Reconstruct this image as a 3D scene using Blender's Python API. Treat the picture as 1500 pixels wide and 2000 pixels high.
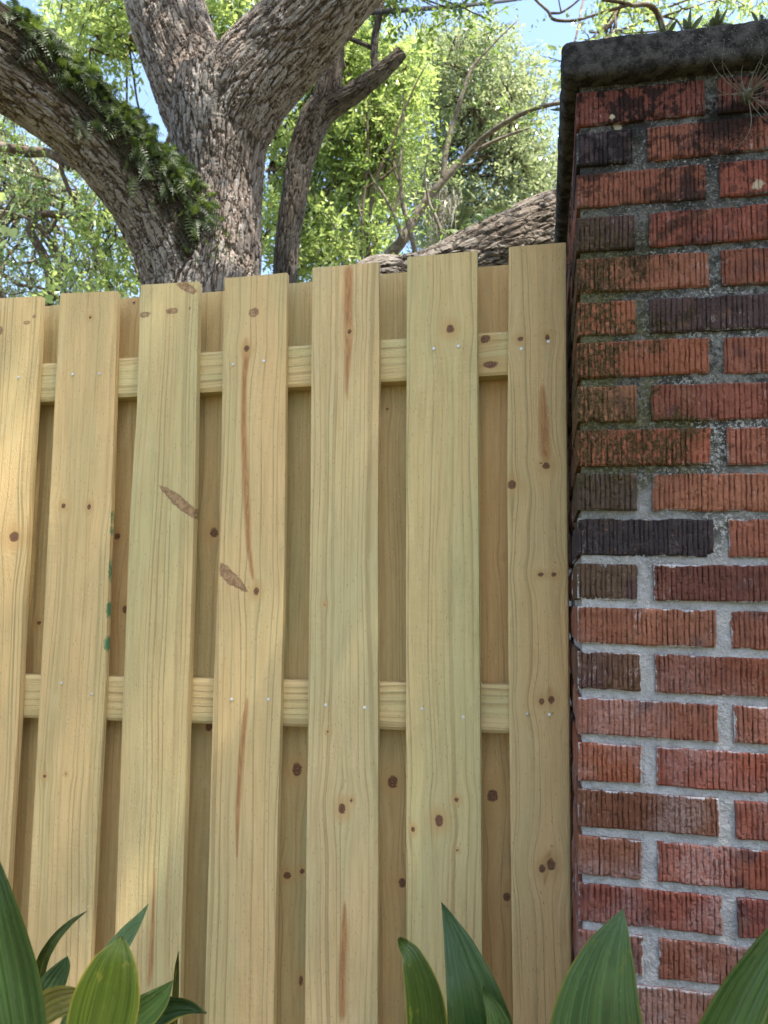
import bpy, bmesh, math, random
import numpy as np
from mathutils import Vector, noise as mnoise

R_ = math.radians
scene = bpy.context.scene
C = scene.collection
for o in list(bpy.data.objects):
    bpy.data.objects.remove(o)

# ------------------------------------------------------------------ camera
CAM = np.array([0.0, -1.47, 1.14])
YAW, PITCH, FPX = R_(11.5), R_(6.8), 1500.0
FW = np.array([-math.sin(YAW) * math.cos(PITCH), math.cos(YAW) * math.cos(PITCH), math.sin(PITCH)])
RT = np.array([math.cos(YAW), math.sin(YAW), 0.0])
UP = np.cross(RT, FW)
cd = bpy.data.cameras.new('camera')
cam = bpy.data.objects.new('camera', cd); C.objects.link(cam)
cam.location = CAM
cam.rotation_euler = (R_(90) + PITCH, 0, YAW)
cd.sensor_fit = 'VERTICAL'; cd.sensor_height = 24.0; cd.lens = 24.0 * FPX / 2000.0
cd.clip_start = 0.05; cd.clip_end = 2000
cd.dof.use_dof = True; cd.dof.focus_distance = 1.5; cd.dof.aperture_fstop = 5.6   # a phone's small lens: far leaves and near blades go slightly soft
scene.camera = cam

# ------------------------------------------------------------------ sky, sun, exposure
SUN_EL, SUN_AZ = R_(64), R_(39)          # azimuth measured from +X towards the viewer's side (-Y)
SD = np.array([math.cos(SUN_EL) * math.cos(SUN_AZ), -math.cos(SUN_EL) * math.sin(SUN_AZ), math.sin(SUN_EL)])
world = bpy.data.worlds.new('World'); scene.world = world
world.use_nodes = True
wn = world.node_tree.nodes; wl = world.node_tree.links
bg = wn['Background']; bg.inputs['Strength'].default_value = 0.13
sky = wn.new('ShaderNodeTexSky'); sky.sky_type = 'NISHITA'; sky.sun_disc = False
sky.sun_elevation = SUN_EL
sky.sun_rotation = math.atan2(SD[0], SD[1])
sky.air_density = 1.0; sky.dust_density = 2.0; sky.ozone_density = 1.0
wl.new(sky.outputs[0], bg.inputs[0])
sl = bpy.data.lights.new('sun', 'SUN'); sl.energy = 4.6; sl.angle = R_(0.53); sl.color = (1.0, 0.93, 0.82)
sun = bpy.data.objects.new('sun', sl); C.objects.link(sun)
sun.rotation_euler = Vector(SD).to_track_quat('Z', 'Y').to_euler()
sun.location = (3, -4, 12)
vs = scene.view_settings
vs.view_transform = 'Standard'; vs.look = 'None'; vs.gamma = 1.0; vs.use_curve_mapping = False
vs.exposure = 2.08
scene.cycles.max_bounces = 8
scene.cycles.transmission_bounces = 4
scene.cycles.transparent_max_bounces = 4

# ------------------------------------------------------------------ helpers
def onY(x, y, Y):
    d = FW * FPX + RT * (x - 750) - UP * (y - 1000)
    return CAM + d * ((Y - CAM[1]) / d[1])
def at(x, y, d):
    return CAM + (FW + RT * (x - 750) / FPX - UP * (y - 1000) / FPX) * d

def rng(s): return np.random.default_rng(s)

def h3(ix, iy, iz, s=0):
    n = (ix.astype(np.int64) * 374761393 + iy.astype(np.int64) * 668265263 + iz.astype(np.int64) * 2147483647 + s * 1274126177) & 0xFFFFFFFF
    n = ((n ^ (n >> 13)) * 1274126177) & 0xFFFFFFFF
    n = ((n ^ (n >> 16)) * 2246822519) & 0xFFFFFFFF
    n = n ^ (n >> 15)
    return (n & 0xFFFFFF) / float(0xFFFFFF)
def vnoise(p, s=0):
    p = np.asarray(p, float); i = np.floor(p); f = p - i; i = i.astype(np.int64)
    w = f * f * (3 - 2 * f); r = 0
    for dx in (0, 1):
        for dy in (0, 1):
            for dz in (0, 1):
                wt = (w[..., 0] if dx else 1 - w[..., 0]) * (w[..., 1] if dy else 1 - w[..., 1]) * (w[..., 2] if dz else 1 - w[..., 2])
                r = r + wt * h3(i[..., 0] + dx, i[..., 1] + dy, i[..., 2] + dz, s)
    return r * 2 - 1
def fbm(p, o=3, s=0):
    r = 0; a = 1.0; t = 0
    p = np.asarray(p, float)
    for k in range(o):
        r = r + a * vnoise(p * (2.03 ** k) + 17.3 * k, s + k); t += a; a *= 0.5
    return r / t
def voro(p, s=0):
    i = np.floor(p).astype(np.int64); n = p.shape[0]
    f1 = np.full(n, 9.0); f2 = np.full(n, 9.0); cid = np.zeros(n)
    for dx in (-1, 0, 1):
        for dy in (-1, 0, 1):
            for dz in (-1, 0, 1):
                c = i + np.array([dx, dy, dz])
                q = np.stack([c[:, k] + 0.5 + 0.85 * (h3(c[:, 0], c[:, 1], c[:, 2], s + 11 * k) - 0.5) for k in range(3)], 1)
                d = np.sqrt(((q - p) ** 2).sum(1))
                nearer = d < f1
                f2 = np.where(nearer, f1, np.minimum(f2, d))
                cid = np.where(nearer, h3(c[:, 0], c[:, 1], c[:, 2], s + 77), cid)
                f1 = np.where(nearer, d, f1)
    return f1, f2, cid
def sstep(a, b, x):
    t = np.clip((x - a) / (b - a), 0, 1); return t * t * (3 - 2 * t)
def nrm(v): return v / np.maximum(np.linalg.norm(v, axis=-1, keepdims=True), 1e-9)

def mesh_np(name, V, F, attrs=None, smooth=False):
    """V (n,3); F list of arrays (m,3)/(m,4)"""
    me = bpy.data.meshes.new(name)
    if not isinstance(F, (list, tuple)): F = [F]
    F = [np.asarray(f, np.int32) for f in F if len(f)]
    V = np.asarray(V, np.float32)
    me.vertices.add(len(V)); me.vertices.foreach_set('co', V.ravel())
    tot = np.concatenate([np.full(len(f), f.shape[1], np.int32) for f in F])
    loops = np.concatenate([f.ravel() for f in F])
    start = np.concatenate([[0], np.cumsum(tot)[:-1]]).astype(np.int32)
    me.loops.add(len(loops)); me.loops.foreach_set('vertex_index', loops)
    me.polygons.add(len(tot)); me.polygons.foreach_set('loop_start', start)
    try: me.polygons.foreach_set('loop_total', tot)
    except Exception: pass
    me.polygons.foreach_set('use_smooth', np.full(len(tot), smooth, bool))
    for k, a in (attrs or {}).items():
        a = np.asarray(a, np.float32)
        if a.ndim == 1:
            at_ = me.attributes.new(k, 'FLOAT', 'POINT'); at_.data.foreach_set('value', a)
        else:
            at_ = me.attributes.new(k, 'FLOAT_VECTOR', 'POINT'); at_.data.foreach_set('vector', a.ravel())
    me.update(calc_edges=True); me.validate()
    return me
def link(name, me, mat=None, parent=None, label=None, cat=None, group=None, kind=None):
    o = bpy.data.objects.new(name, me); C.objects.link(o)
    if mat is not None: me.materials.append(mat) if not me.materials else None
    if parent is not None: o.parent = parent
    if label: o['label'] = label
    if cat: o['category'] = cat
    if group: o['group'] = group
    if kind: o['kind'] = kind
    return o
def empty(name, loc, label=None, cat=None, group=None, rot=(0, 0, 0)):
    o = bpy.data.objects.new(name, None); C.objects.link(o)
    o.empty_display_size = 0.1
    o.location = loc; o.rotation_euler = rot
    if label: o['label'] = label
    if cat: o['category'] = cat
    if group: o['group'] = group
    return o
def grid_faces(nu, nv, wrap=False, off=0):
    """nu columns x nv rows of verts, index = j*nu+i"""
    i = np.arange(nu if wrap else nu - 1); j = np.arange(nv - 1)
    I, J = np.meshgrid(i, j); I = I.ravel(); J = J.ravel(); I2 = (I + 1) % nu
    return np.stack([J * nu + I, J * nu + I2, (J + 1) * nu + I2, (J + 1) * nu + I], 1) + off
def crom(P, n):
    P = np.asarray(P, float); m = len(P)
    Q = np.vstack([2 * P[0] - P[1], P, 2 * P[-1] - P[-2]]); out = []
    for k in range(m - 1):
        p0, p1, p2, p3 = Q[k:k + 4]
        for t in np.linspace(0, 1, n, endpoint=False):
            out.append(0.5 * ((2 * p1) + (-p0 + p2) * t + (2 * p0 - 5 * p1 + 4 * p2 - p3) * t * t + (-p0 + 3 * p1 - 3 * p2 + p3) * t ** 3))
    out.append(P[-1]); return np.array(out)
def frames(P):
    T = nrm(np.gradient(P, axis=0)); N = np.zeros_like(T)
    a = np.array([0.31, -0.9, 0.2]); N[0] = nrm(a - T[0] * (a @ T[0]))
    for k in range(1, len(P)):
        v = N[k - 1] - T[k] * (N[k - 1] @ T[k]); N[k] = nrm(v)
    return T, N, np.cross(T, N)
def tube(P, r, nseg=8, cap=True):
    P = np.asarray(P, float); r = np.broadcast_to(np.asarray(r, float), (len(P),))
    T, N, B = frames(P)
    a = np.linspace(0, 2 * np.pi, nseg, endpoint=False)
    V = (P[:, None] + r[:, None, None] * (np.cos(a)[None, :, None] * N[:, None] + np.sin(a)[None, :, None] * B[:, None])).reshape(-1, 3)
    F = [grid_faces(nseg, len(P), True)]
    if cap:
        n = len(V); V = np.vstack([V, P[0], P[-1]]); k = np.arange(nseg); e = (len(P) - 1) * nseg
        F.append(np.stack([(k + 1) % nseg, k, np.full(nseg, n)], 1))
        F.append(np.stack([e + k, e + (k + 1) % nseg, np.full(nseg, n + 1)], 1))
    return V, F
class MB:
    def __init__(s): s.V = []; s.F3 = []; s.F4 = []; s.n = 0; s.A = {}
    def add(s, V, F, **at_):
        if not isinstance(F, (list, tuple)): F = [F]
        for f in F:
            if len(f) == 0: continue
            (s.F3 if f.shape[1] == 3 else s.F4).append(f + s.n)
        s.V.append(V); s.n += len(V)
        for k, a in at_.items(): s.A.setdefault(k, []).append(np.broadcast_to(a, (len(V),) + np.shape(a)[1:]) if np.ndim(a) else np.full(len(V), a))
    def tube(s, P, r, nseg=8, **at_): V, F = tube(P, r, nseg); s.add(V, F, **at_)
    def mesh(s, name, smooth=False):
        F = []
        if s.F4: F.append(np.concatenate(s.F4))
        if s.F3: F.append(np.concatenate(s.F3))
        return mesh_np(name, np.concatenate(s.V), F, {k: np.concatenate(a) for k, a in s.A.items()}, smooth)

# ------------------------------------------------------------------ node helpers
class NT:
    def __init__(s, name):
        s.m = bpy.data.materials.new(name); s.m.use_nodes = True
        s.t = s.m.node_tree; s.n = s.t.nodes; s.l = s.t.links
        s.b = s.n['Principled BSDF']; s.out = s.n['Material Output']
    def _in(s, sock, v):
        if v is None: return
        if isinstance(v, bpy.types.NodeSocket): s.l.new(v, sock)
        else:
            if isinstance(v, tuple) and len(v) == 3 and sock.type == 'RGBA': v = v + (1,)
            sock.default_value = v
    def node(s, t, **kw):
        n = s.n.new(t)
        for k, v in kw.items(): setattr(n, k, v)
        return n
    def attr(s, name, typ='GEOMETRY', out='Fac'):
        n = s.node('ShaderNodeAttribute', attribute_name=name, attribute_type=typ); return n.outputs[out]
    def math(s, op, a, b=None, c=None, clamp=False):
        n = s.node('ShaderNodeMath', operation=op, use_clamp=clamp)
        s._in(n.inputs[0], a); s._in(n.inputs[1], b)
        if c is not None: s._in(n.inputs[2], c)
        return n.outputs[0]
    def comb(s, x, y, z):
        n = s.node('ShaderNodeCombineXYZ')
        for k, v in enumerate((x, y, z)): s._in(n.inputs[k], v)
        return n.outputs[0]
    def sep(s, v):
        n = s.node('ShaderNodeSeparateXYZ'); s._in(n.inputs[0], v); return n.outputs
    def noise(s, vec, scale=1, detail=2, rough=0.5, dist=0.0, out=0):
        n = s.node('ShaderNodeTexNoise'); s._in(n.inputs['Vector'], vec)
        n.inputs['Scale'].default_value = scale; n.inputs['Detail'].default_value = detail
        n.inputs['Roughness'].default_value = rough; n.inputs['Distortion'].default_value = dist
        return n.outputs[out]
    def voro(s, vec, scale=1, feature='F1', out='Distance'):
        n = s.node('ShaderNodeTexVoronoi', feature=feature); s._in(n.inputs['Vector'], vec)
        n.inputs['Scale'].default_value = scale; return n.outputs[out]
    def ramp(s, x, a, b, lo=0.0, hi=1.0, smooth=True):
        n = s.node('ShaderNodeMapRange', interpolation_type='SMOOTHSTEP' if smooth else 'LINEAR')
        n.clamp = True
        for k, v in enumerate((x, a, b, lo, hi)): s._in(n.inputs[k], v)
        return n.outputs[0]
    def mix(s, f, a, b, mode='MIX'):
        n = s.node('ShaderNodeMix', data_type='RGBA', blend_type=mode)
        s._in(n.inputs[0], f); s._in(n.inputs[6], a); s._in(n.inputs[7], b); return n.outputs[2]
    def vscale(s, v, sc):
        n = s.node('ShaderNodeVectorMath', operation='MULTIPLY'); s._in(n.inputs[0], v); n.inputs[1].default_value = sc; return n.outputs[0]
    def vadd(s, v, w):
        n = s.node('ShaderNodeVectorMath', operation='ADD'); s._in(n.inputs[0], v); s._in(n.inputs[1], w); return n.outputs[0]
    def obj(s, ref=None):
        n = s.node('ShaderNodeTexCoord'); n.object = ref; return n.outputs['Object']
    def bump(s, h, strength=0.5, dist=0.001, nrm_=None):
        n = s.node('ShaderNodeBump'); s._in(n.inputs['Height'], h); n.inputs['Strength'].default_value = strength
        n.inputs['Distance'].default_value = dist
        if nrm_ is not None: s._in(n.inputs['Normal'], nrm_)
        return n.outputs[0]
    def done(s, col, rough=0.8, normal=None, spec=0.3):
        s._in(s.b.inputs['Base Color'], col); s._in(s.b.inputs['Roughness'], rough)
        s.b.inputs['Specular IOR Level'].default_value = spec
        if normal is not None: s._in(s.b.inputs['Normal'], normal)
        return s.m

# ------------------------------------------------------------------ materials
def mat_wood(name, tone=1.0):
    m = NT(name)
    g = m.attr('grain', out='Vector'); gu, gv, sd = m.sep(g)
    seed = m.math('MULTIPLY', sd, 13.7)
    n1 = m.noise(m.comb(m.math('MULTIPLY', gu, 7), m.math('MULTIPLY', gv, 1.1), seed), 1, 2)
    n2 = m.noise(m.comb(m.math('MULTIPLY', gu, 45), m.math('MULTIPLY', gv, 3.0), seed), 1, 2)
    uu = m.math('ADD', gu, m.math('ADD', m.math('MULTIPLY', n1, 0.055), m.math('MULTIPLY', n2, 0.004)))
    # growth rings: irregular spacing from a one-dimensional warp
    sp = m.noise(m.comb(m.math('MULTIPLY', uu, 30), 0.0, seed), 1, 2)
    ph = m.math('ADD', m.math('MULTIPLY', uu, 58), m.math('MULTIPLY', sp, 6.0))
    fr = m.math('FRACT', ph)
    late = m.math('MULTIPLY', m.ramp(fr, 0.55, 0.95), m.ramp(fr, 0.955, 1.0, 1.0, 0.0))
    fine = m.noise(m.comb(m.math('MULTIPLY', uu, 420), m.math('MULTIPLY', gv, 5), seed), 1, 4, 0.65)
    streak = m.noise(m.comb(m.math('MULTIPLY', uu, 60), m.math('MULTIPLY', gv, 1.6), seed), 1, 3, 0.6)
    tint = m.noise(m.comb(m.math('MULTIPLY', gu, 9), m.math('MULTIPLY', gv, 1.3), m.math('ADD', seed, 5.0)), 1, 3, 0.55)
    bt = m.node('ShaderNodeObjectInfo').outputs['Color']
    warm = m.mix(m.ramp(tint, 0.36, 0.66), (0.645, 0.463, 0.232), (0.545, 0.45, 0.232))
    base = m.mix(1.0, warm, bt, 'MULTIPLY')
    base = m.mix(m.math('MULTIPLY', m.ramp(streak, 0.42, 0.72), 0.36), base, (0.52, 0.35, 0.155))
    late_w = m.math('MULTIPLY', late, m.ramp(m.noise(m.comb(m.math('MULTIPLY', uu, 22), m.math('MULTIPLY', gv, 1.2), seed), 1, 2), 0.3, 0.65, 0.10, 0.75))
    base = m.mix(late_w, base, (0.335, 0.25, 0.115))
    base = m.mix(m.ramp(fine, 0.56, 0.8, 0, 0.28), base, (0.36, 0.26, 0.13))
    base = m.mix(m.ramp(fine, 0.44, 0.2, 0, 0.25), base, (0.68, 0.55, 0.33))
    mott = m.noise(m.comb(m.math('MULTIPLY', uu, 150), m.math('MULTIPLY', gv, 9), seed), 1, 4, 0.7)
    saw = m.noise(m.comb(m.math('MULTIPLY', gu, 30), m.math('MULTIPLY', gv, 150), seed), 1, 4, 0.7)
    base = m.mix(m.ramp(mott, 0.35, 0.68, 0.0, 0.42), base, m.mix(1.0, base, (0.72, 0.68, 0.60), 'MULTIPLY'))
    sawm = m.ramp(m.noise(m.comb(m.math('MULTIPLY', gu, 10), m.math('MULTIPLY', gv, 3), m.math('ADD', seed, 21)), 1, 3), 0.45, 0.65)
    base = m.mix(m.math('MULTIPLY', sawm, m.ramp(saw, 0.40, 0.70, 0.0, 0.26)), base, m.mix(1.0, base, (1.22, 1.2, 1.2), 'MULTIPLY'))
    # dark pores and specks
    speck = m.voro(m.comb(m.math('MULTIPLY', gu, 160), m.math('MULTIPLY', gv, 45), seed), 1)
    base = m.mix(m.ramp(speck, 0.16, 0.07, 0, 0.5), base, (0.2, 0.12, 0.06))
    blt = m.noise(m.comb(m.math('MULTIPLY', gu, 26), m.math('MULTIPLY', gv, 7), m.math('ADD', seed, 33)), 1, 4, 0.65)
    base = m.mix(m.ramp(blt, 0.58, 0.76, 0, 0.35), base, (0.40, 0.32, 0.19))
    base = m.mix(m.ramp(blt, 0.40, 0.24, 0, 0.30), base, (0.70, 0.56, 0.33))
    # pitch streaks
    nz = m.noise(m.comb(m.math('MULTIPLY', gu, 300), m.math('MULTIPLY', gv, 28), seed), 1, 3)
    pit = m.math('ADD', m.attr('pitch'), m.math('MULTIPLY', m.math('SUBTRACT', nz, 0.5), 0.55))
    base = m.mix(m.ramp(pit, 0.16, 0.95, 0, 0.86), base, m.mix(m.ramp(nz, 0.4, 0.6), (0.30, 0.125, 0.045), (0.42, 0.215, 0.085)))
    # knots
    ob = m.vscale(g, (1, 1, 0))
    nk = m.noise(ob, 120, 4, 0.65)
    kn = m.math('ADD', m.attr('knot'), m.math('MULTIPLY', m.math('SUBTRACT', nk, 0.5), 1.0))
    halo = m.math('MULTIPLY', m.ramp(kn, -2.4, -0.1), 0.62)
    base = m.mix(halo, base, (0.49, 0.31, 0.125))
    rings = m.ramp(m.math('SINE', m.math('MULTIPLY', kn, 26)), -0.2, 0.8)
    kc = m.mix(rings, (0.10, 0.045, 0.024), (0.26, 0.135, 0.07))
    base = m.mix(m.ramp(kn, 0.0, 0.30), base, kc)
    # dirt / bark smudges, paint
    sm = m.math('ADD', m.attr('smudge'), m.math('MULTIPLY', m.math('SUBTRACT', nk, 0.5), 0.75))
    base = m.mix(m.ramp(sm, 0.36, 0.52, 0, 0.8), base, m.mix(m.ramp(sm, .46, .70), m.mix(m.ramp(nk, .4, .6), (0.075, 0.035, 0.02), (0.26, 0.15, 0.08)), m.mix(m.ramp(m.noise(ob, 75, 3, .6), .36, .64), (0.16, 0.078, 0.04), (0.36, 0.205, 0.11))))
    pt = m.math('ADD', m.attr('paint'), m.math('ADD', m.math('MULTIPLY', m.math('SUBTRACT', nk, 0.5), 0.7), m.math('MULTIPLY', m.math('SUBTRACT', mott, 0.5), 0.5)))
    base = m.mix(m.ramp(pt, 0.36, 0.74, 0, 0.85), base, (0.014, 0.17, 0.075))
    # pale scuffed fibres
    fz = m.noise(m.comb(m.math('MULTIPLY', gu, 420), m.math('MULTIPLY', gv, 150), seed), 1, 3, 0.6)
    fzm = m.ramp(m.noise(m.comb(m.math('MULTIPLY', gu, 14), m.math('MULTIPLY', gv, 5), m.math('ADD', seed, 9)), 1, 3), 0.45, 0.68)
    base = m.mix(m.math('MULTIPLY', m.ramp(fz, 0.62, 0.72), m.math('MULTIPLY', fzm, 0.45)), base, (0.78, 0.67, 0.47))
    h = m.math('ADD', m.math('MULTIPLY', fine, 0.5), m.math('ADD', m.math('MULTIPLY', late, 0.35), m.math('MULTIPLY', fz, m.math('ADD', 0.35, m.math('MULTIPLY', fzm, 1.3)))))
    h = m.math('ADD', h, m.math('ADD', m.math('MULTIPLY', mott, 0.8), m.math('MULTIPLY', saw, m.math('MULTIPLY', sawm, 0.7))))
    h = m.math('SUBTRACT', h, m.math('MULTIPLY', m.ramp(kn, 0, 0.3), 0.5))
    nb = m.bump(h, 0.8, 0.0014)
    return m.done(base, m.ramp(fine, 0.3, 0.7, 0.62, 0.85), nb, 0.25)

def mat_bark(name, plate=(0.33, 0.295, 0.262), lichen=(0.46, 0.44, 0.415), deep=(0.085, 0.06, 0.045), brown=(0.25, 0.20, 0.162), lich_amt=0.6):
    m = NT(name)
    bc = m.attr('bark', out='Vector'); cr = m.attr('crack'); cid = m.attr('cell')
    pos = m.node('ShaderNodeNewGeometry').outputs['Position']
    wv = m.node('ShaderNodeTexNoise'); m._in(wv.inputs['Vector'], bc); wv.inputs['Scale'].default_value = 1.4; wv.inputs['Detail'].default_value = 3
    wb = m.vadd(m.vscale(bc, (1.15, 1.15, 0.42)), m.vscale(wv.outputs['Color'], (0.9, 0.9, 0.9)))
    ed = m.voro(wb, 1.0, 'DISTANCE_TO_EDGE'); plt = m.voro(wb, 1.0, 'F1', 'Color')
    crk = m.ramp(ed, 0.0, 0.09)
    lo = m.noise(pos, 1.6, 3)
    fine = m.noise(m.vscale(bc, (1, 1, 0.5)), 9, 4, 0.65)
    base = m.mix(m.ramp(lo, 0.42, 0.62), brown, plate)
    base = m.mix(m.math('MULTIPLY', m.sep(plt)[0], 0.35), base, m.mix(0.4, plate, lichen))
    lic = m.math('ADD', m.noise(pos, 22, 4, 0.6), m.math('MULTIPLY', m.math('SUBTRACT', m.noise(pos, 2.3, 2), 0.5), 0.7))
    base = m.mix(m.math('MULTIPLY', m.ramp(lic, 0.50, 0.62), m.math('MULTIPLY', m.ramp(cr, 0.2, 0.7), lich_amt)), base, lichen)
    base = m.mix(m.ramp(fine, 0.45, 0.75, 0, 0.45), base, deep)
    base = m.mix(m.math('MULTIPLY', m.ramp(m.math('ADD', m.attr('humus'), m.math('MULTIPLY', m.math('SUBTRACT', m.noise(pos, 9, 4, .65), .5), .9)), .35, .6), .9), base, m.mix(m.ramp(fine, .4, .6), (0.022, 0.018, 0.012), (0.05, 0.052, 0.022)))
    base = m.mix(m.ramp(cr, 0.35, 0.02, 0, 0.85), base, deep)
    base = m.mix(m.ramp(crk, 0.75, 0.1, 0, 0.85), base, deep)
    h = m.math('ADD', fine, m.math('MULTIPLY', m.noise(m.vscale(bc, (1, 1, 0.4)), 28, 3), 0.5))
    h = m.math('ADD', h, m.math('MULTIPLY', m.math('ADD', crk, m.math('MULTIPLY', m.sep(plt)[1], .25)), 1.5))
    return m.done(base, 0.95, m.bump(h, 0.9, 0.014), 0.1)

def mat_branch(name, a, b):
    m = NT(name); p = m.node('ShaderNodeNewGeometry').outputs['Position']
    n = m.noise(p, 30, 4, 0.6); l = m.noise(p, 4, 2)
    c = m.mix(m.ramp(n, 0.35, 0.65), a, b)
    c = m.mix(m.ramp(l, 0.5, 0.7, 0, 0.4), c, (0.33, 0.32, 0.28))
    return m.done(c, 0.95, m.bump(n, 0.6, 0.01), 0.1)

def mat_leaf(name, dark, mid, bright, trans=(0.30, 0.42, 0.06), tw=0.42, gloss=0.35):
    m = NT(name)
    r = m.attr('rnd')
    c = m.mix(m.ramp(r, 0.0, 0.5, smooth=False), dark, mid)
    c = m.mix(m.ramp(r, 0.5, 1.0, smooth=False), c, bright)
    c = m.mix(m.ramp(r, 0.965, 0.985), c, (0.20, 0.12, 0.04))
    pb = m.b
    m._in(pb.inputs['Base Color'], c); pb.inputs['Roughness'].default_value = gloss; pb.inputs['Specular IOR Level'].default_value = 0.5
    tr = m.node('ShaderNodeBsdfTranslucent')
    m._in(tr.inputs['Color'], m.mix(0.65, c, trans))
    mx = m.node('ShaderNodeMixShader'); mx.inputs[0].default_value = tw
    m.l.new(pb.outputs[0], mx.inputs[1]); m.l.new(tr.outputs[0], mx.inputs[2]); m.l.new(mx.outputs[0], m.out.inputs[0])
    return m.m

def stain_masks(m, ref):
    """pillar-space coordinates and its weathering: mildew, moss, repointed mortar"""
    p = m.obj(ref); u, y, v = m.sep(p)
    nb = m.noise(p, 9, 4, 0.6); ns = m.noise(p, 60, 4, 0.7); nf = m.noise(p, 220, 3, 0.7)
    hi = m.math('ADD', v, m.math('ADD', m.math('MULTIPLY', m.math('SUBTRACT', nb, 0.5), 0.55), m.math('MULTIPLY', m.math('SUBTRACT', ns, 0.5), 0.25)))
    # black growth: near the cap, with a heavy patch about u=.23 v=1.92
    dx = m.math('SUBTRACT', u, 0.235); dv = m.math('SUBTRACT', v, 1.915)
    dd = m.math('SQRT', m.math('ADD', m.math('MULTIPLY', dx, dx), m.math('MULTIPLY', m.math('MULTIPLY', dv, dv), 2.2)))
    dd = m.math('ADD', dd, m.math('MULTIPLY', m.math('SUBTRACT', ns, 0.5), 0.16))
    patch = m.ramp(dd, 0.065, 0.035)
    black = m.math('MAXIMUM', m.math('MULTIPLY', m.ramp(hi, 1.52, 2.0), m.ramp(m.math('ADD', ns, m.math('MULTIPLY', m.math('SUBTRACT', nb, .5), .8)), 0.44, 0.56)), patch)
    band = m.math('MULTIPLY', m.ramp(v, 1.22, 1.38), m.ramp(v, 1.86, 1.66))
    lef = m.math('ADD', m.math('SUBTRACT', 0.15, u), m.math('ADD', m.math('MULTIPLY', m.math('SUBTRACT', nb, 0.5), 0.42), m.math('MULTIPLY', m.math('SUBTRACT', ns, 0.5), 0.30)))
    moss = m.math('MULTIPLY', band, m.ramp(lef, 0.0, 0.075))
    lich = 0.0
    for (lu, lv, lr_) in ((.066, 1.921, .008), (.0585, 1.938, .005), (.276, 1.800, .010)):
        a_ = m.math('SUBTRACT', u, lu); b_ = m.math('SUBTRACT', v, lv)
        d_ = m.math('ADD', m.math('SQRT', m.math('ADD', m.math('MULTIPLY', a_, a_), m.math('MULTIPLY', b_, b_))), m.math('MULTIPLY', m.math('SUBTRACT', ns, 0.5), 0.02))
        lich = m.math('MAXIMUM', lich, m.ramp(d_, lr_, lr_ * .6))
    m.lich = lich
    return p, u, v, nb, ns, nf, hi, black, moss

def mortar_color(m, hi, nb, ns, nf, black, moss):
    clean = m.mix(m.ramp(ns, 0.35, 0.7), (0.33, 0.335, 0.345), (0.46, 0.46, 0.47))
    old = m.mix(m.ramp(ns, 0.42, 0.62), (0.050, 0.050, 0.044), (0.17, 0.17, 0.16))
    crust = m.math('MULTIPLY', m.ramp(nf, 0.52, 0.60), m.ramp(nb, 0.40, 0.62, 0.15, 0.9))
    old = m.mix(crust, old, (0.40, 0.41, 0.40))
    c = m.mix(m.ramp(hi, 1.12, 1.38), clean, old)
    c = m.mix(m.ramp(nf, 0.62, 0.75, 0, 0.35), c, (0.50, 0.50, 0.50))
    c = m.mix(m.math('MULTIPLY', moss, 0.75), c, m.mix(m.ramp(nf, .4, .6), (0.045, 0.042, 0.012), (0.10, 0.095, 0.03)))
    return m.mix(m.math('MULTIPLY', black, 0.9), c, (0.014, 0.013, 0.012))

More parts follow.
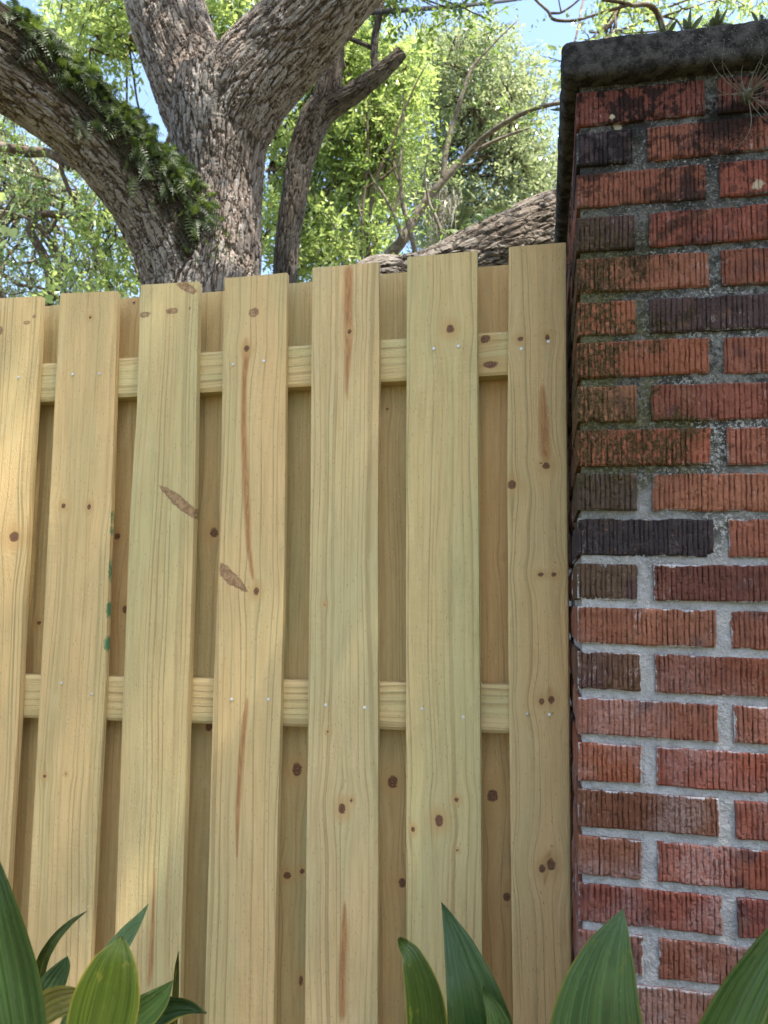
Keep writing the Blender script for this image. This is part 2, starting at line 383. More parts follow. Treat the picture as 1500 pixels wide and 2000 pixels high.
def mat_brick(ref):
    m = NT('scored_brick')
    p, u, v, nb, ns, nf, hi, black, moss = stain_masks(m, ref)
    oc = m.node('ShaderNodeObjectInfo')
    col = oc.outputs['Color']; rnd = oc.outputs['Random']
    c = m.mix(m.ramp(ns, 0.3, 0.7), m.mix(1, col, (0.72, 0.70, 0.70), 'MULTIPLY'), col)
    off = m.vadd(p, m.comb(m.math('MULTIPLY', rnd, 31.0), 0, m.math('MULTIPLY', rnd, 17.0)))
    fl = m.noise(off, 13, 2)
    c = m.mix(m.ramp(fl, 0.58, 0.72, 0, 0.75), c, (0.075, 0.045, 0.045))
    c = m.mix(m.ramp(m.noise(off, 21, 2), 0.60, 0.72, 0, 0.35), c, (0.20, 0.11, 0.065))
    c = m.mix(m.ramp(nf, 0.60, 0.72, 0, 0.5), c, (0.36, 0.17, 0.12))
    gr = m.attr('groove')
    c = m.mix(m.math('MULTIPLY', gr, 0.55), c, m.mix(1, col, (0.34, 0.28, 0.27), 'MULTIPLY'))
    mc = mortar_color(m, hi, nb, ns, nf, black, moss)
    # ragged mortar smeared over the arrises, and lime bloom
    e = m.math('ADD', m.math('MULTIPLY', m.attr('edge'), 100), m.math('MULTIPLY', m.math('SUBTRACT', m.noise(off, 70, 4, 0.7), 0.5), 1.4))
    e = m.math('ADD', e, m.math('MULTIPLY', m.math('SUBTRACT', m.noise(off, 11, 2), 0.5), 1.2))
    c = m.mix(m.ramp(e, 0.12, -0.06, 0, 0.95), c, mc)
    bloom = m.math('MULTIPLY', m.ramp(m.noise(off, 17, 3), 0.52, 0.72), m.ramp(m.noise(m.vscale(off, (1, 1, 0.4)), 180, 3, 0.7), 0.52, 0.66))
    c = m.mix(m.math('MULTIPLY', bloom, m.math('MULTIPLY', m.math('SUBTRACT', 1.0, gr), 0.5)), c, (0.46, 0.40, 0.40))
    haze_ = m.math('MULTIPLY', m.ramp(v, 1.2, 0.85), m.ramp(m.noise(off, 9, 3), 0.42, 0.66))
    c = m.mix(m.math('MULTIPLY', haze_, m.ramp(nf, .38, .62, .10, .42)), c, (0.40, 0.33, 0.33))
    ms = m.math('MULTIPLY', moss, m.ramp(m.noise(m.vscale(off, (1, 1, 0.5)), 150, 3, 0.7), 0.36, 0.52))
    c = m.mix(m.math('MULTIPLY', ms, 0.92), c, m.mix(m.ramp(nf, .4, .6), (0.026, 0.020, 0.010), (0.075, 0.058, 0.026)))
    c = m.mix(m.math('MULTIPLY', black, 0.9), c, (0.014, 0.012, 0.012))
    c = m.mix(m.math('MULTIPLY', m.lich, 0.8), c, (0.42, 0.37, 0.27))
    h = m.math('ADD', nf, m.math('MULTIPLY', m.noise(p, 500, 2), 0.5))
    return m.done(c, 0.92, m.bump(h, 0.8, 0.0020), 0.04)

def mat_mortar(ref):
    m = NT('mortar')
    p, u, v, nb, ns, nf, hi, black, moss = stain_masks(m, ref)
    c = mortar_color(m, hi, nb, ns, nf, black, moss)
    c = m.mix(m.math('MULTIPLY', m.lich, 0.8), c, (0.42, 0.37, 0.27))
    return m.done(c, 0.97, m.bump(m.math('ADD', nf, ns), 1.0, 0.005), 0.1)

def mat_cap():
    m = NT('mildewed_concrete'); p = m.obj()
    n = m.noise(p, 40, 5, 0.7); f = m.noise(p, 260, 4, 0.75); b = m.noise(p, 7, 3)
    c = m.mix(m.ramp(n, 0.40, 0.62), (0.026, 0.025, 0.024), (0.085, 0.081, 0.077))
    c = m.mix(m.math('MULTIPLY', m.ramp(f, 0.56, 0.70), m.ramp(b, 0.36, 0.6, 0.25, 0.95)), c, (0.21, 0.20, 0.195))
    return m.done(c, 1.0, m.bump(m.math('ADD', m.math('MULTIPLY', f, 1.2), n), 0.9, 0.006), 0.05)

def mat_plain(name, col, rough=0.6, metal=0.0, col2=None, sc=60):
    m = NT(name)
    c = col
    if col2 is not None: c = m.mix(m.ramp(m.noise(m.obj(), sc, 3), 0.35, 0.65), col, col2)
    m.b.inputs['Metallic'].default_value = metal
    return m.done(c, rough, None, 0.4)

def mat_blade():
    """strap leaves of the foreground: parallel veins, yellow margin where the leaf has one (object alpha), brown tip"""
    m = NT('strap_leaf')
    uvw = m.attr('blade', out='Vector'); u, v, sd = m.sep(uvw)
    oi = m.node('ShaderNodeObjectInfo'); col = oi.outputs['Color']; yel = oi.outputs['Alpha']
    uo = m.math('ADD', u, m.math('MULTIPLY', sd, 7.0))
    ve = m.noise(m.comb(m.math('MULTIPLY', uo, 20), m.math('MULTIPLY', v, 0.6), sd), 1, 3, 0.7)
    vf = m.noise(m.comb(m.math('MULTIPLY', uo, 70), m.math('MULTIPLY', v, 0.8), sd), 1, 2, 0.6)
    bl = m.noise(m.comb(m.math('MULTIPLY', u, 1.6), m.math('MULTIPLY', v, 6), m.math('MULTIPLY', sd, 9.0)), 1, 3)
    c = m.mix(m.ramp(ve, 0.3, 0.7), m.mix(1, col, (0.62, 0.68, 0.66), 'MULTIPLY'), m.mix(1, col, (1.55, 1.42, 1.38), 'MULTIPLY'))
    c = m.mix(m.ramp(bl, 0.5, 0.75, 0, 0.4), c, m.mix(1, col, (1.5, 1.3, 0.9), 'MULTIPLY'))
    au = m.math('ABSOLUTE', u)
    mar = m.math('ADD', au, m.math('MULTIPLY', m.math('SUBTRACT', bl, 0.5), 0.22))
    c = m.mix(m.math('MULTIPLY', m.ramp(mar, 0.88, 1.02), yel), c, (0.52, 0.42, 0.07))
    br = m.math('ADD', m.math('MULTIPLY', mar, 0.55), m.ramp(v, 0.80, 1.0))
    c = m.mix(m.math('MULTIPLY', m.ramp(br, 1.28, 1.42), yel), c, (0.13, 0.065, 0.03))
    blot = m.noise(m.comb(m.math('MULTIPLY', u, 2.2), m.math('MULTIPLY', v, 14), m.math('ADD', m.math('MULTIPLY', sd, 5.0), 3.0)), 1, 4, 0.6)
    c = m.mix(m.math('MULTIPLY', m.ramp(blot, 0.60, 0.70), m.math('MULTIPLY', yel, 0.75)), c, (0.34, 0.32, 0.05))
    c = m.mix(m.math('MULTIPLY', m.ramp(blot, 0.70, 0.74), yel), c, (0.14, 0.07, 0.035))
    c = m.mix(m.ramp(vf, 0.62, 0.78, 0, 0.35), c, m.mix(1, col, (1.9, 1.8, 1.8), 'MULTIPLY'))
    mid = m.ramp(au, 0.07, 0.0)
    c = m.mix(m.math('MULTIPLY', mid, 0.35), c, m.mix(1, col, (1.8, 1.7, 1.3), 'MULTIPLY'))
    h = m.math('ADD', ve, m.math('MULTIPLY', vf, 0.5))
    nb = m.bump(h, 0.6, 0.0022)
    pb = m.b; m._in(pb.inputs['Base Color'], c); m._in(pb.inputs['Roughness'], m.ramp(bl, .35, .65, .17, .34)); pb.inputs['Specular IOR Level'].default_value = 0.7
    m._in(pb.inputs['Normal'], nb)
    tr = m.node('ShaderNodeBsdfTranslucent'); m._in(tr.inputs['Color'], m.mix(0.4, c, (0.30, 0.42, 0.05)))
    mx = m.node('ShaderNodeMixShader'); mx.inputs[0].default_value = 0.30
    m.l.new(pb.outputs[0], mx.inputs[1]); m.l.new(tr.outputs[0], mx.inputs[2]); m.l.new(mx.outputs[0], m.out.inputs[0])
    return m.m

def mat_ground():
    m = NT('leaf_litter_soil'); p = m.node('ShaderNodeNewGeometry').outputs['Position']
    n = m.noise(p, 3, 5, 0.65); f = m.noise(p, 60, 4, 0.7)
    c = m.mix(m.ramp(n, 0.42, 0.58), (0.12, 0.085, 0.05), (0.085, 0.11, 0.035))
    c = m.mix(m.ramp(f, 0.45, 0.7, 0, 0.6), c, (0.22, 0.155, 0.09))
    return m.done(c, 0.95, m.bump(f, 0.8, 0.02), 0.1)

M_wood = mat_wood('treated_pine')
M_bark = mat_bark('oak_bark')
M_bark2 = mat_bark('grey_furrowed_bark', (0.18, 0.155, 0.13), (0.34, 0.325, 0.30), (0.05, 0.039, 0.03), (0.15, 0.118, 0.09), 0.4)
M_branch = mat_branch('thin_branch_bark', (0.12, 0.09, 0.065), (0.055, 0.042, 0.032))
M_pale = mat_branch('pale_branch_bark', (0.22, 0.19, 0.155), (0.11, 0.092, 0.072))
M_lime = mat_leaf('lime_leaves', (0.13, 0.21, 0.06), (0.25, 0.34, 0.11), (0.41, 0.48, 0.21), (0.50, 0.62, 0.17), 0.50, 0.30)
M_green = mat_leaf('green_leaves', (0.045, 0.095, 0.025), (0.095, 0.17, 0.04), (0.22, 0.30, 0.07), (0.30, 0.44, 0.07), 0.42)
M_grey = mat_leaf('grey_green_leaves', (0.085, 0.125, 0.065), (0.19, 0.24, 0.125), (0.38, 0.41, 0.26), (0.42, 0.50, 0.22), 0.44, 0.28)
M_oakleaf = mat_leaf('oak_leaves', (0.035, 0.065, 0.02), (0.06, 0.105, 0.03), (0.11, 0.17, 0.045), (0.20, 0.30, 0.05), 0.3)
M_fern = mat_leaf('fern_green', (0.018, 0.034, 0.009), (0.040, 0.068, 0.015), (0.115, 0.155, 0.036), (0.16, 0.24, 0.035), 0.32, 0.5)
M_fern2 = mat_leaf('pale_fern', (0.06, 0.11, 0.03), (0.12, 0.19, 0.05), (0.24, 0.29, 0.09), (0.3, 0.4, 0.08), 0.4, 0.5)
M_weed = mat_leaf('dark_weed', (0.03, 0.032, 0.03), (0.055, 0.07, 0.03), (0.10, 0.13, 0.045), (0.20, 0.26, 0.06), 0.25, 0.5)
M_moss = mat_plain('spanish_moss', (0.20, 0.195, 0.16), 0.95, 0, (0.31, 0.30, 0.25), 14)
M_air = mat_plain('air_plant', (0.15, 0.14, 0.11), 0.9, 0, (0.09, 0.09, 0.062), 40)
M_nail = mat_plain('galvanised_nail', (0.62, 0.63, 0.65), 0.4, 0.55)
M_cable = mat_plain('black_cable', (0.006, 0.006, 0.007), 0.95)
M_cap = mat_cap()
M_blade = mat_blade()
M_ground = mat_ground()
M_dry = mat_plain('dry_leaf', (0.20, 0.10, 0.05), 0.8, 0, (0.33, 0.20, 0.11), 50)

# ------------------------------------------------------------------ ground
def build_ground():
    n = 81
    x = np.sinh(np.linspace(-7, 7, n)) / np.sinh(7) * 600
    X, Y = np.meshgrid(x, x + 0.0)
    r = np.hypot(X, Y)
    Z = -0.02 + 0.03 * vnoise(np.stack([X * 0.7, Y * 0.7, 0 * X], -1)) * sstep(1.0, 4.0, r) * sstep(60, 20, r)
    link('ground', mesh_np('ground', np.stack([X, Y, Z], -1).reshape(-1, 3), grid_faces(n, n), smooth=True), M_ground, kind='structure')
build_ground()

# ------------------------------------------------------------------ fence
TH = 0.016
Y_RAIL, Y_BACK = TH + 0.001, TH + 0.040
def polyx(pts):
    a = sorted([(p[2], p[0]) for p in pts]); z = np.array([q[0] for q in a]); x = np.array([q[1] for q in a])
    def f(zz):
        # extrapolate with the overall slope
        s = (x[-1] - x[0]) / max(z[-1] - z[0], 1e-6)
        r = np.interp(zz, z, x)
        return np.where(zz < z[0], x[0] + s * (zz - z[0]) * 0.6, np.where(zz > z[-1], x[-1], r))
    return f
def board_mesh(name, xl, xr, z0, ztl, ztr, yf, seed, knots=(), pitch=(), smudge=(), paint=(), pocket=(), du=0.004, dz=0.0045, horiz=False, clip=None, wob=0.0006):
    """upright board: xl(z), xr(z) edges; top from ztl to ztr; front at yf, back at yf+TH"""
    zt = max(ztl, ztr); nz = int((zt - z0) / dz) + 2
    w = float(xr(np.array([1.0]))[0] - xl(np.array([1.0]))[0]); nu = int(w / du) + 2
    s = np.linspace(0, 1, nu); t = np.linspace(0, 1, nz)
    S, T = np.meshgrid(s, t)
    Zc = z0 + (ztl + (ztr - ztl) * S - z0) * T
    L = xl(Zc) + wob * fbm(np.stack([Zc * 9, 0 * Zc, 0 * Zc + seed], -1), 3)
    Rr = xr(Zc) + wob * fbm(np.stack([Zc * 9, 0 * Zc + 3, 0 * Zc + seed], -1), 3)
    X = L + (Rr - L) * S
    cup = 0.0012 * math.sin(seed * 5.1) * (4 * (S - 0.5) ** 2) + 0.002 * np.sin(Zc * 1.7 + seed * 2)
    ease = 0.0010 * (sstep(0.012, 0.0, S) + sstep(0.988, 1.0, S))
    Yf = yf + cup + ease
    U = X - float(xl(np.array([1.2]))[0])
    gu = U.copy()
    KN = np.full(X.shape, -3.0)
    for (kx, kz, kr, *ex) in knots:
        el = ex[0] if ex else 1.0; ang = ex[1] if len(ex) > 1 else 0.0
        k0 = kx - float(xl(np.array([1.2]))[0])
        d = gu - k0; dv = Zc - kz
        rad = kr * 2.0 * np.exp(-(dv / (4.6 * kr * max(el, 1))) ** 2)
        d2 = np.sign(d) * (np.sqrt(d * d + rad * rad) - rad)
        gu = gu + (d2 - d) * np.exp(-np.abs(d) / (5 * kr))
        ca, sa = math.cos(ang), math.sin(ang)
        a = (U - k0) * ca + dv * sa; b = -(U - k0) * sa + dv * ca
        rho = np.sqrt((a) ** 2 + (b / el) ** 2)
        KN = np.maximum(KN, 1 - rho / kr)
    PI_ = np.zeros(X.shape)
    for (kx, kz, kr, *ex) in knots:
        wq = 0.72 + 0.3 * math.sin(kx * 971)
        dvk = Zc - kz
        PI_ = np.maximum(PI_, wq * np.exp(-((X - kx) / (0.75 * kr)) ** 2) * np.exp(-np.abs(dvk) / (np.where(dvk > 0, 3.2, 1.8) * kr)))
    for pts in pitch:        # polyline of (x, z, halfwidth)
        P = sorted([(q[1], q[0], q[2]) for q in pts]); pz = [q[0] for q in P]
        cx = np.interp(Zc, pz, [q[1] for q in P]); hw = np.interp(Zc, pz, [q[2] for q in P])
        ok = sstep(pz[0] - 0.01, pz[0] + 0.02, Zc) * sstep(pz[-1] + 0.01, pz[-1] - 0.02, Zc)
        PI_ = np.maximum(PI_, ok * np.clip(1.15 - 0.6 * np.abs(X - cx) / hw, 0, 1))
    def blobs(lst):
        A = np.zeros(X.shape)
        for (kx, kz, rx, rz, *an) in lst:
            an = an[0] if an else 0.0
            a = (X - kx) * math.cos(an) + (Zc - kz) * math.sin(an); b = -(X - kx) * math.sin(an) + (Zc - kz) * math.cos(an)
            A = np.maximum(A, np.clip(1 - 0.5 * np.sqrt((a / rx) ** 2 + (b / rz) ** 2), 0, 1))
        return A
    SM, PA = blobs(smudge), blobs(paint)
    for poly in pocket:
        q = np.array(poly); inside = np.zeros(X.shape, bool); dist = np.full(X.shape, 9.0)
        for a_, b_ in zip(q, np.roll(q, -1, 0)):
            e_ = b_ - a_; w_ = np.stack([X - a_[0], Zc - a_[1]], -1); tt = np.clip((w_ @ e_) / (e_ @ e_), 0, 1)
            dist = np.minimum(dist, np.linalg.norm(w_ - tt[..., None] * e_, axis=-1))
            c_ = ((a_[1] > Zc) != (b_[1] > Zc)); xx = a_[0] + (Zc - a_[1]) / (b_[1] - a_[1] + 1e-12) * e_[0]
            inside ^= c_ & (X < xx)
        SM = np.maximum(SM, np.clip(0.46 + np.where(inside, dist, -dist) / 0.018, 0, 1))
    n = nu * nz
    V = np.stack([X, Yf, Zc], -1).reshape(-1, 3)
    base = dict(grain=np.stack([gu, Zc, 0 * Zc + seed], -1).reshape(-1, 3), knot=KN.ravel(), pitch=PI_.ravel(), smudge=SM.ravel(), paint=PA.ravel())
    mb = MB(); mb.add(V, grid_faces(nu, nz), **base)
    # rim: sides, top, bottom, back (duplicated rim verts, so the edge stays crisp)
    J = np.arange(nz)
    def strip(idx, flip, shift=None):
        a = V[idx]; b = a.copy(); b[:, 1] = yf + TH
        m_ = len(idx); k = np.arange(m_ - 1)
        f = np.stack([k, k + 1, m_ + k + 1, m_ + k], 1)
        if flip: f = f[:, ::-1]
        ga = base['grain'][idx]; gb = ga.copy(); gb[:, 0] += TH
        mb.add(np.vstack([a, b]), f, grain=np.vstack([ga, gb]), knot=np.tile(base['knot'][idx] - 0.15, 2), pitch=np.tile(base['pitch'][idx], 2),
               smudge=np.tile(base['smudge'][idx], 2), paint=np.tile(base['paint'][idx], 2))
    strip(J * nu, False); strip(J * nu + nu - 1, True)
    strip(np.arange(nu) + (nz - 1) * nu, False); strip(np.arange(nu), True)
    bi = np.array([0, nu - 1, n - 1, n - nu]); bv = V[bi].copy(); bv[:, 1] = yf + TH
    mb.add(bv, np.array([[3, 2, 1, 0]]), grain=base['grain'][bi], knot=np.full(4, -3.), pitch=np.zeros(4), smudge=np.zeros(4), paint=np.zeros(4))
    return mb.mesh(name)

fence = empty('board_fence', (-0.4, 0.03, 0), 'new pale pine shadowbox fence with upright pickets on two rails', 'fence')
def place(o, root):
    o.parent = root; o.matrix_parent_inverse = root.matrix_basis.inverted()
def nail_mesh():
    a = np.linspace(0, 2 * np.pi, 10, endpoint=False); V = []; 
    for r, y in ((0.0031, 0.0), (0.0031, -0.0005), (0.0025, -0.0009), (0.0012, -0.0010), (0.0010, -0.0006)):
        V.append(np.stack([r * np.cos(a), 0 * a + y, r * np.sin(a)], 1))
    V = np.vstack(V + [np.array([[0, -0.0006, 0]])])
    F = [grid_faces(10, 5, True), np.array([[40 + k, 40 + (k + 1) % 10, 50] for k in range(10)])]
    me = mesh_np('nail', V, F); me.materials.append(M_nail); return me
NAIL = nail_mesh()
E_ = {1: ([(-50, 585), (-112, 1640)], [(80, 578), (75, 700), (62, 900), (50, 1100), (36, 1400), (20, 1640)]),
      2: ([(117, 573), (95, 990), (75, 1380), (58, 1700)], [(228, 568), (222, 800), (205, 1300), (180, 1780)]),
      3: ([(275, 557), (268, 800), (255, 1000), (240, 1400), (228, 1740)], [(388, 550), (380, 1000), (370, 1330), (355, 1800)]),
      4: ([(438, 543), (435, 700), (428, 1050), (415, 1400), (402, 1900)], [(560, 532), (557, 800), (555, 1100), (545, 1500), (538, 1800)]),
      5: ([(611, 524), (609, 700), (607, 1000), (602, 1400), (597, 1800)], [(740, 513), (741, 700), (738, 1000), (738, 1500), (737, 1900)]),
      6: ([(795, 502), (794, 700), (793, 1000), (793, 1400), (795, 1900)], [(932, 489), (932, 700), (934, 1000), (938, 1400), (942, 1900)]),
      7: ([(994, 483), (991, 900), (993, 1300), (998, 1700), (1002, 2000)], [(1105, 474), (1105, 700), (1107, 1000), (1112, 1500), (1115, 1900)])}
PXM = 0.00102   # metres per photo pixel on the fence, roughly
def K(*a):      # knot (x,y,r px, elong, ang)
    q = onY(a[0], a[1], 0); return (q[0], q[2], a[2] * PXM) + tuple(a[3:])
def PL(*pts): return [(onY(x, y, 0)[0], onY(x, y, 0)[2], h * PXM) for x, y, h in pts]
def BL(x, y, rx, ry, an=0.0):
    q = onY(x, y, 0); return (q[0], q[2], rx * PXM, ry * PXM, an)
def PG(*pts): return [(onY(x, y, 0)[0], onY(x, y, 0)[2]) for x, y in pts]
FEAT = {
 1: dict(knots=[K(28, 1049, 13, 1.0, 0.2)], smudge=[BL(52, 630, 8, 4), BL(66, 618, 4, 4), BL(0, 646, 6, 9)]),
 2: dict(knots=[K(123, 988, 6, 1.1), K(173, 990, 5, 1.4), K(176, 620, 4), K(86, 1517, 5), K(128, 1512, 3)],
         paint=[BL(219, 1008, 5.5, 19), BL(217, 1036, 5, 12), BL(214, 1112, 5, 30), BL(210, 1190, 5, 17), BL(206, 1258, 5.5, 14)]),
 3: dict(pocket=[PG((308, 947), (326, 953), (350, 966), (381, 994), (381, 1013), (358, 1000), (338, 983))], smudge=[BL(337, 608, 13, 6), BL(284, 615, 11, 6), BL(371, 603, 3, 3), BL(365, 562, 22, 8, -0.5), BL(378, 570, 5, 6)],
         pitch=[PL((303, 1690, 1.5), (299, 1800, 4), (295, 1880, 5), (290, 1935, 3))]),
 4: dict(knots=[K(481, 680, 7, 1.2), K(500, 1155, 7, 1.3), ], pocket=[PG((429, 1099), (441, 1104), (462, 1124), (480, 1146), (484, 1158), (470, 1152), (445, 1140), (429, 1122))], smudge=[BL(495, 610, 10, 9)],
         pitch=[PL((479, 655, 2), (480, 690, 7), (476, 740, 5), (475, 830, 6), (480, 960, 7), (485, 1070, 5), (495, 1140, 3)), PL((484, 1355, 1.5), (478, 1400, 5), (470, 1480, 5), (464, 1580, 5), (462, 1685, 1.5))]),
 5: dict(knots=[K(683, 648, 5, 1.2), K(668, 1580, 8, 1.4), K(686, 1563, 4), K(634, 1180, 3), K(640, 1428, 3)],
         pitch=[PL((681, 515, 9), (680, 600, 9), (681, 680, 7), (678, 740, 4), (678, 790, 1)), PL((673, 1755, 2), (672, 1820, 6), (668, 1900, 7), (668, 2000, 6))]),
 6: dict(knots=[K(879, 642, 9, 1.1), K(858, 1603, 9, 1.3), K(892, 1562, 5), K(807, 1620, 4, 1.5), K(893, 1660, 3)]),
 7: dict(knots=[K(1017, 663, 7, 0.8), K(1069, 659, 6, 1.1), K(1067, 909, 8), K(1055, 905, 3), K(1000, 947, 9, 1.1, -.6), K(1056, 1122, 6, .8), K(1082, 1122, 6, .9), K(1058, 1370, 6), K(1077, 1367, 7, 1.2), K(1059, 1697, 7, 1.2), K(1077, 1690, 9, 1.2)],
         pitch=[PL((1060, 745, 3), (1062, 820, 9), (1065, 880, 10), (1067, 915, 4)), PL((1073, 1335, 2), (1074, 1368, 6), (1072, 1374, 3)), PL((1076, 1655, 2), (1070, 1685, 10), (1068, 1700, 4), (1062, 1735, 2))]),
}
NAILS = {1: [(36, 737)], 2: [(142, 731), (194, 730), (120, 1334), (179, 1356)], 3: [(311, 713), (357, 718), (288, 1360), (349, 1360)],
         4: [(455, 712), (515, 705), (452, 1366), (524, 1366)], 5: [(631, 697), (707, 692), (636, 1377), (712, 1382)],
         6: [(847, 681), (895, 676), (824, 1385), (905, 1401)], 7: [(1018, 681), (1071, 667), (1030, 1395), (1073, 1396)]}
TINT = {1: (1.03, .97, .90), 2: (1.01, .97, .91), 3: (.95, .98, .94), 4: (1.02, .99, .95), 5: (.97, 1.0, 1.02), 6: (.92, 1.0, .96), 7: (1.04, .95, .90)}
BOT = 0.04
for k in range(1, 8):
    l, r = E_[k]
    lp = [onY(*p, 0) for p in l]; rp = [onY(*p, 0) for p in r]
    ft = FEAT[k]
    me = board_mesh('picket', polyx(lp), polyx(rp), BOT, lp[0][2], rp[0][2], 0.0, 1.37 * k + 0.3, **ft)
    o = link('picket', me, M_wood); place(o, fence); o.color = TINT[k] + (1,)
    for (nx_, ny_) in NAILS[k]:
        q = onY(nx_, ny_, -0.0005); nl = bpy.data.objects.new('nail', NAIL); C.objects.link(nl)
        nl.location = q; nl.parent = o
        nl.rotation_euler = (random.Random(nx_).uniform(-.12, .12), 0, random.Random(ny_).uniform(-.15, .15))
# further pickets running on past the left of the frame
cx = -1.293
for k in range(4):
    xl = cx - 0.071 - 0.197 * 0 ; x0_, x1_ = cx - 0.0695, cx + 0.0695
    x0_ -= 0.197 * k + 0.062; x1_ -= 0.197 * k + 0.062
    me = board_mesh('picket', lambda z, a=x0_: 0 * z + a, lambda z, a=x1_: 0 * z + a, BOT, 1.828, 1.826, 0.0, 20.1 + k * 1.7, du=0.012, dz=0.012,
                    knots=[(x0_ + .04 + .02 * k, .6 + .3 * k, .009), (x0_ + .1, 1.5 - .22 * k, .007)])
    o = link('picket', me, M_wood); place(o, fence); o.color = (1, .98, .95, 1)
# back boards, one behind each gap
BK = [(-1.275, []), (-1.066, [(75, 1217, 7, .8)]), (-0.868, [(230, 1048, 8, 1), (246, 1190, 8, 1.2), (262, 592, 5, 1)]),
      (-0.673, [(425, 730, 5, 1), (418, 1040, 10, 1.2), (408, 1420, 9, 1.1)]), (-0.481, [(580, 1503, 11, 1.2), (561, 1710, 9, .9), (590, 1701, 6, 1), (588, 1915, 5, 2.0)]),
      (-0.283, [(767, 1527, 11, 1.15), (786, 1724, 8, 1.2), (757, 800, 4, 1)]), (-0.092, [(962, 1555, 11, 1.1), (990, 1752, 8, 1.2), (985, 1090, 5, .6)])]
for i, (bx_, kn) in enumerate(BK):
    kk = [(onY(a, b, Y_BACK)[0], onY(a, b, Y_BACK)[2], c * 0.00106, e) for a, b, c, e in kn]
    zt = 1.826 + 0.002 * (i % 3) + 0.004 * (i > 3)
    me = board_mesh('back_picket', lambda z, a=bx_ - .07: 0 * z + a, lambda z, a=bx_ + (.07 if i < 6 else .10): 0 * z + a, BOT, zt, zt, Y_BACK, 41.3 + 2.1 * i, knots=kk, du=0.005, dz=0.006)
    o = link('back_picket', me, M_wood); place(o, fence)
    o.color = [(1.0, .85, .70), (.90, .85, .74), (.95, .83, .70), (.90, .85, .75), (.87, .87, .79), (.87, .83, .75), (.88, .77, .65)][i] + (1,)  # tints carry painted gap shade, and a warm glow on the leftmost boards
for k in range(4):
    bx_ = -1.458 - 0.197 * k
    me = board_mesh('back_picket', lambda z, a=bx_ - .07: 0 * z + a, lambda z, a=bx_ + .07: 0 * z + a, BOT, 1.828, 1.828, Y_BACK, 61.3 + 2.1 * k, du=0.012, dz=0.012)
    o = link('back_picket', me, M_wood); place(o, fence)
# rails (grain runs sideways: built upright then turned)
def rail(z0, z1, seed, xa=-2.15, xb=0.045, kn=()):
    nx, nz = 460, 16
    X, Z = np.meshgrid(np.linspace(xa, xb, nx), np.linspace(z0, z1, nz))
    kn_a = np.full(X.shape, -3.0); g = Z - z0
    for (kx, kz, kr, el) in kn:
        d = g - (kz - z0); dv = X - kx
        rad = kr * 1.3 * np.exp(-(dv / (3 * kr)) ** 2)
        g = g + (np.sign(d) * (np.sqrt(d * d + rad * rad) - rad) - d) * np.exp(-np.abs(d) / (5 * kr))
        kn_a = np.maximum(kn_a, 1 - np.sqrt((dv / el) ** 2 + (Z - kz) ** 2) / kr)
    rr = 0.003 * (sstep(0.06, 0, (Z - z0) / (z1 - z0)) + sstep(0.94, 1, (Z - z0) / (z1 - z0)))
    Yf = Y_RAIL + rr
    mb = MB()
    def A(gr, kk): return dict(grain=gr, knot=kk, pitch=np.zeros(len(kk)), smudge=np.zeros(len(kk)), paint=np.zeros(len(kk)))
    V = np.stack([X, Yf, Z], -1).reshape(-1, 3); G = np.stack([g, X, 0 * X + seed], -1).reshape(-1, 3)
    mb.add(V, grid_faces(nx, nz), **A(G, kn_a.ravel()))
    yb = Y_RAIL + 0.037
    for row, flip in ((0, True), (nz - 1, False)):
        idx = np.arange(nx) + row * nx; a = V[idx]; b = a.copy(); b[:, 1] = yb; k = np.arange(nx - 1)
        f = np.stack([k, k + 1, nx + k + 1, nx + k], 1); f = f[:, ::-1] if flip else f
        g2 = G[idx].copy(); g2[:, 0] += 0.037
        mb.add(np.vstack([a, b]), f, **A(np.vstack([G[idx], g2]), np.full(2 * nx, -3.0)))
    c = np.array([[xa, yb, z0], [xb, yb, z0], [xb, yb, z1], [xa, yb, z1], [xb, Y_RAIL, z0], [xb, Y_RAIL, z1], [xa, Y_RAIL, z0], [xa, Y_RAIL, z1]])
    mb.add(c, np.array([[1, 0, 3, 2], [4, 1, 2, 5], [0, 6, 7, 3]]), **A(np.zeros((8, 3)) + seed, np.full(8, -3.)))
    o = link('rail', mb.mesh('rail'), M_wood); place(o, fence); o.color = (.97, 1.0, .97, 1)
q1 = onY(948, 662, Y_RAIL); q2 = onY(958, 712, Y_RAIL)
rail(1.588, 1.676, 71.2, kn=[(q1[0], q1[2], .010, 1.2), (q2[0], q2[2], .008, 2.4)])
rail(0.899, 0.988, 75.9)
rail(0.20, 0.289, 79.3)
for px_ in (0.005, -2.10):
    w = 0.044; mb = MB()
    me = board_mesh('post', lambda z, a=px_ - w: 0 * z + a, lambda z, a=px_ + w: 0 * z + a, -0.05, 1.80, 1.80, Y_BACK + 0.06, 90 + px_, du=0.02, dz=0.05)
    # thicken the post to a square section
    co = np.empty(len(me.vertices) * 3, np.float32); me.vertices.foreach_get('co', co); co = co.reshape(-1, 3)
    co[:, 1] = np.where(co[:, 1] > Y_BACK + 0.06 + TH * 0.8, Y_BACK + 0.06 + 0.088, co[:, 1]); me.vertices.foreach_set('co', co.ravel())
    o = link('post', me, M_wood); place(o, fence)

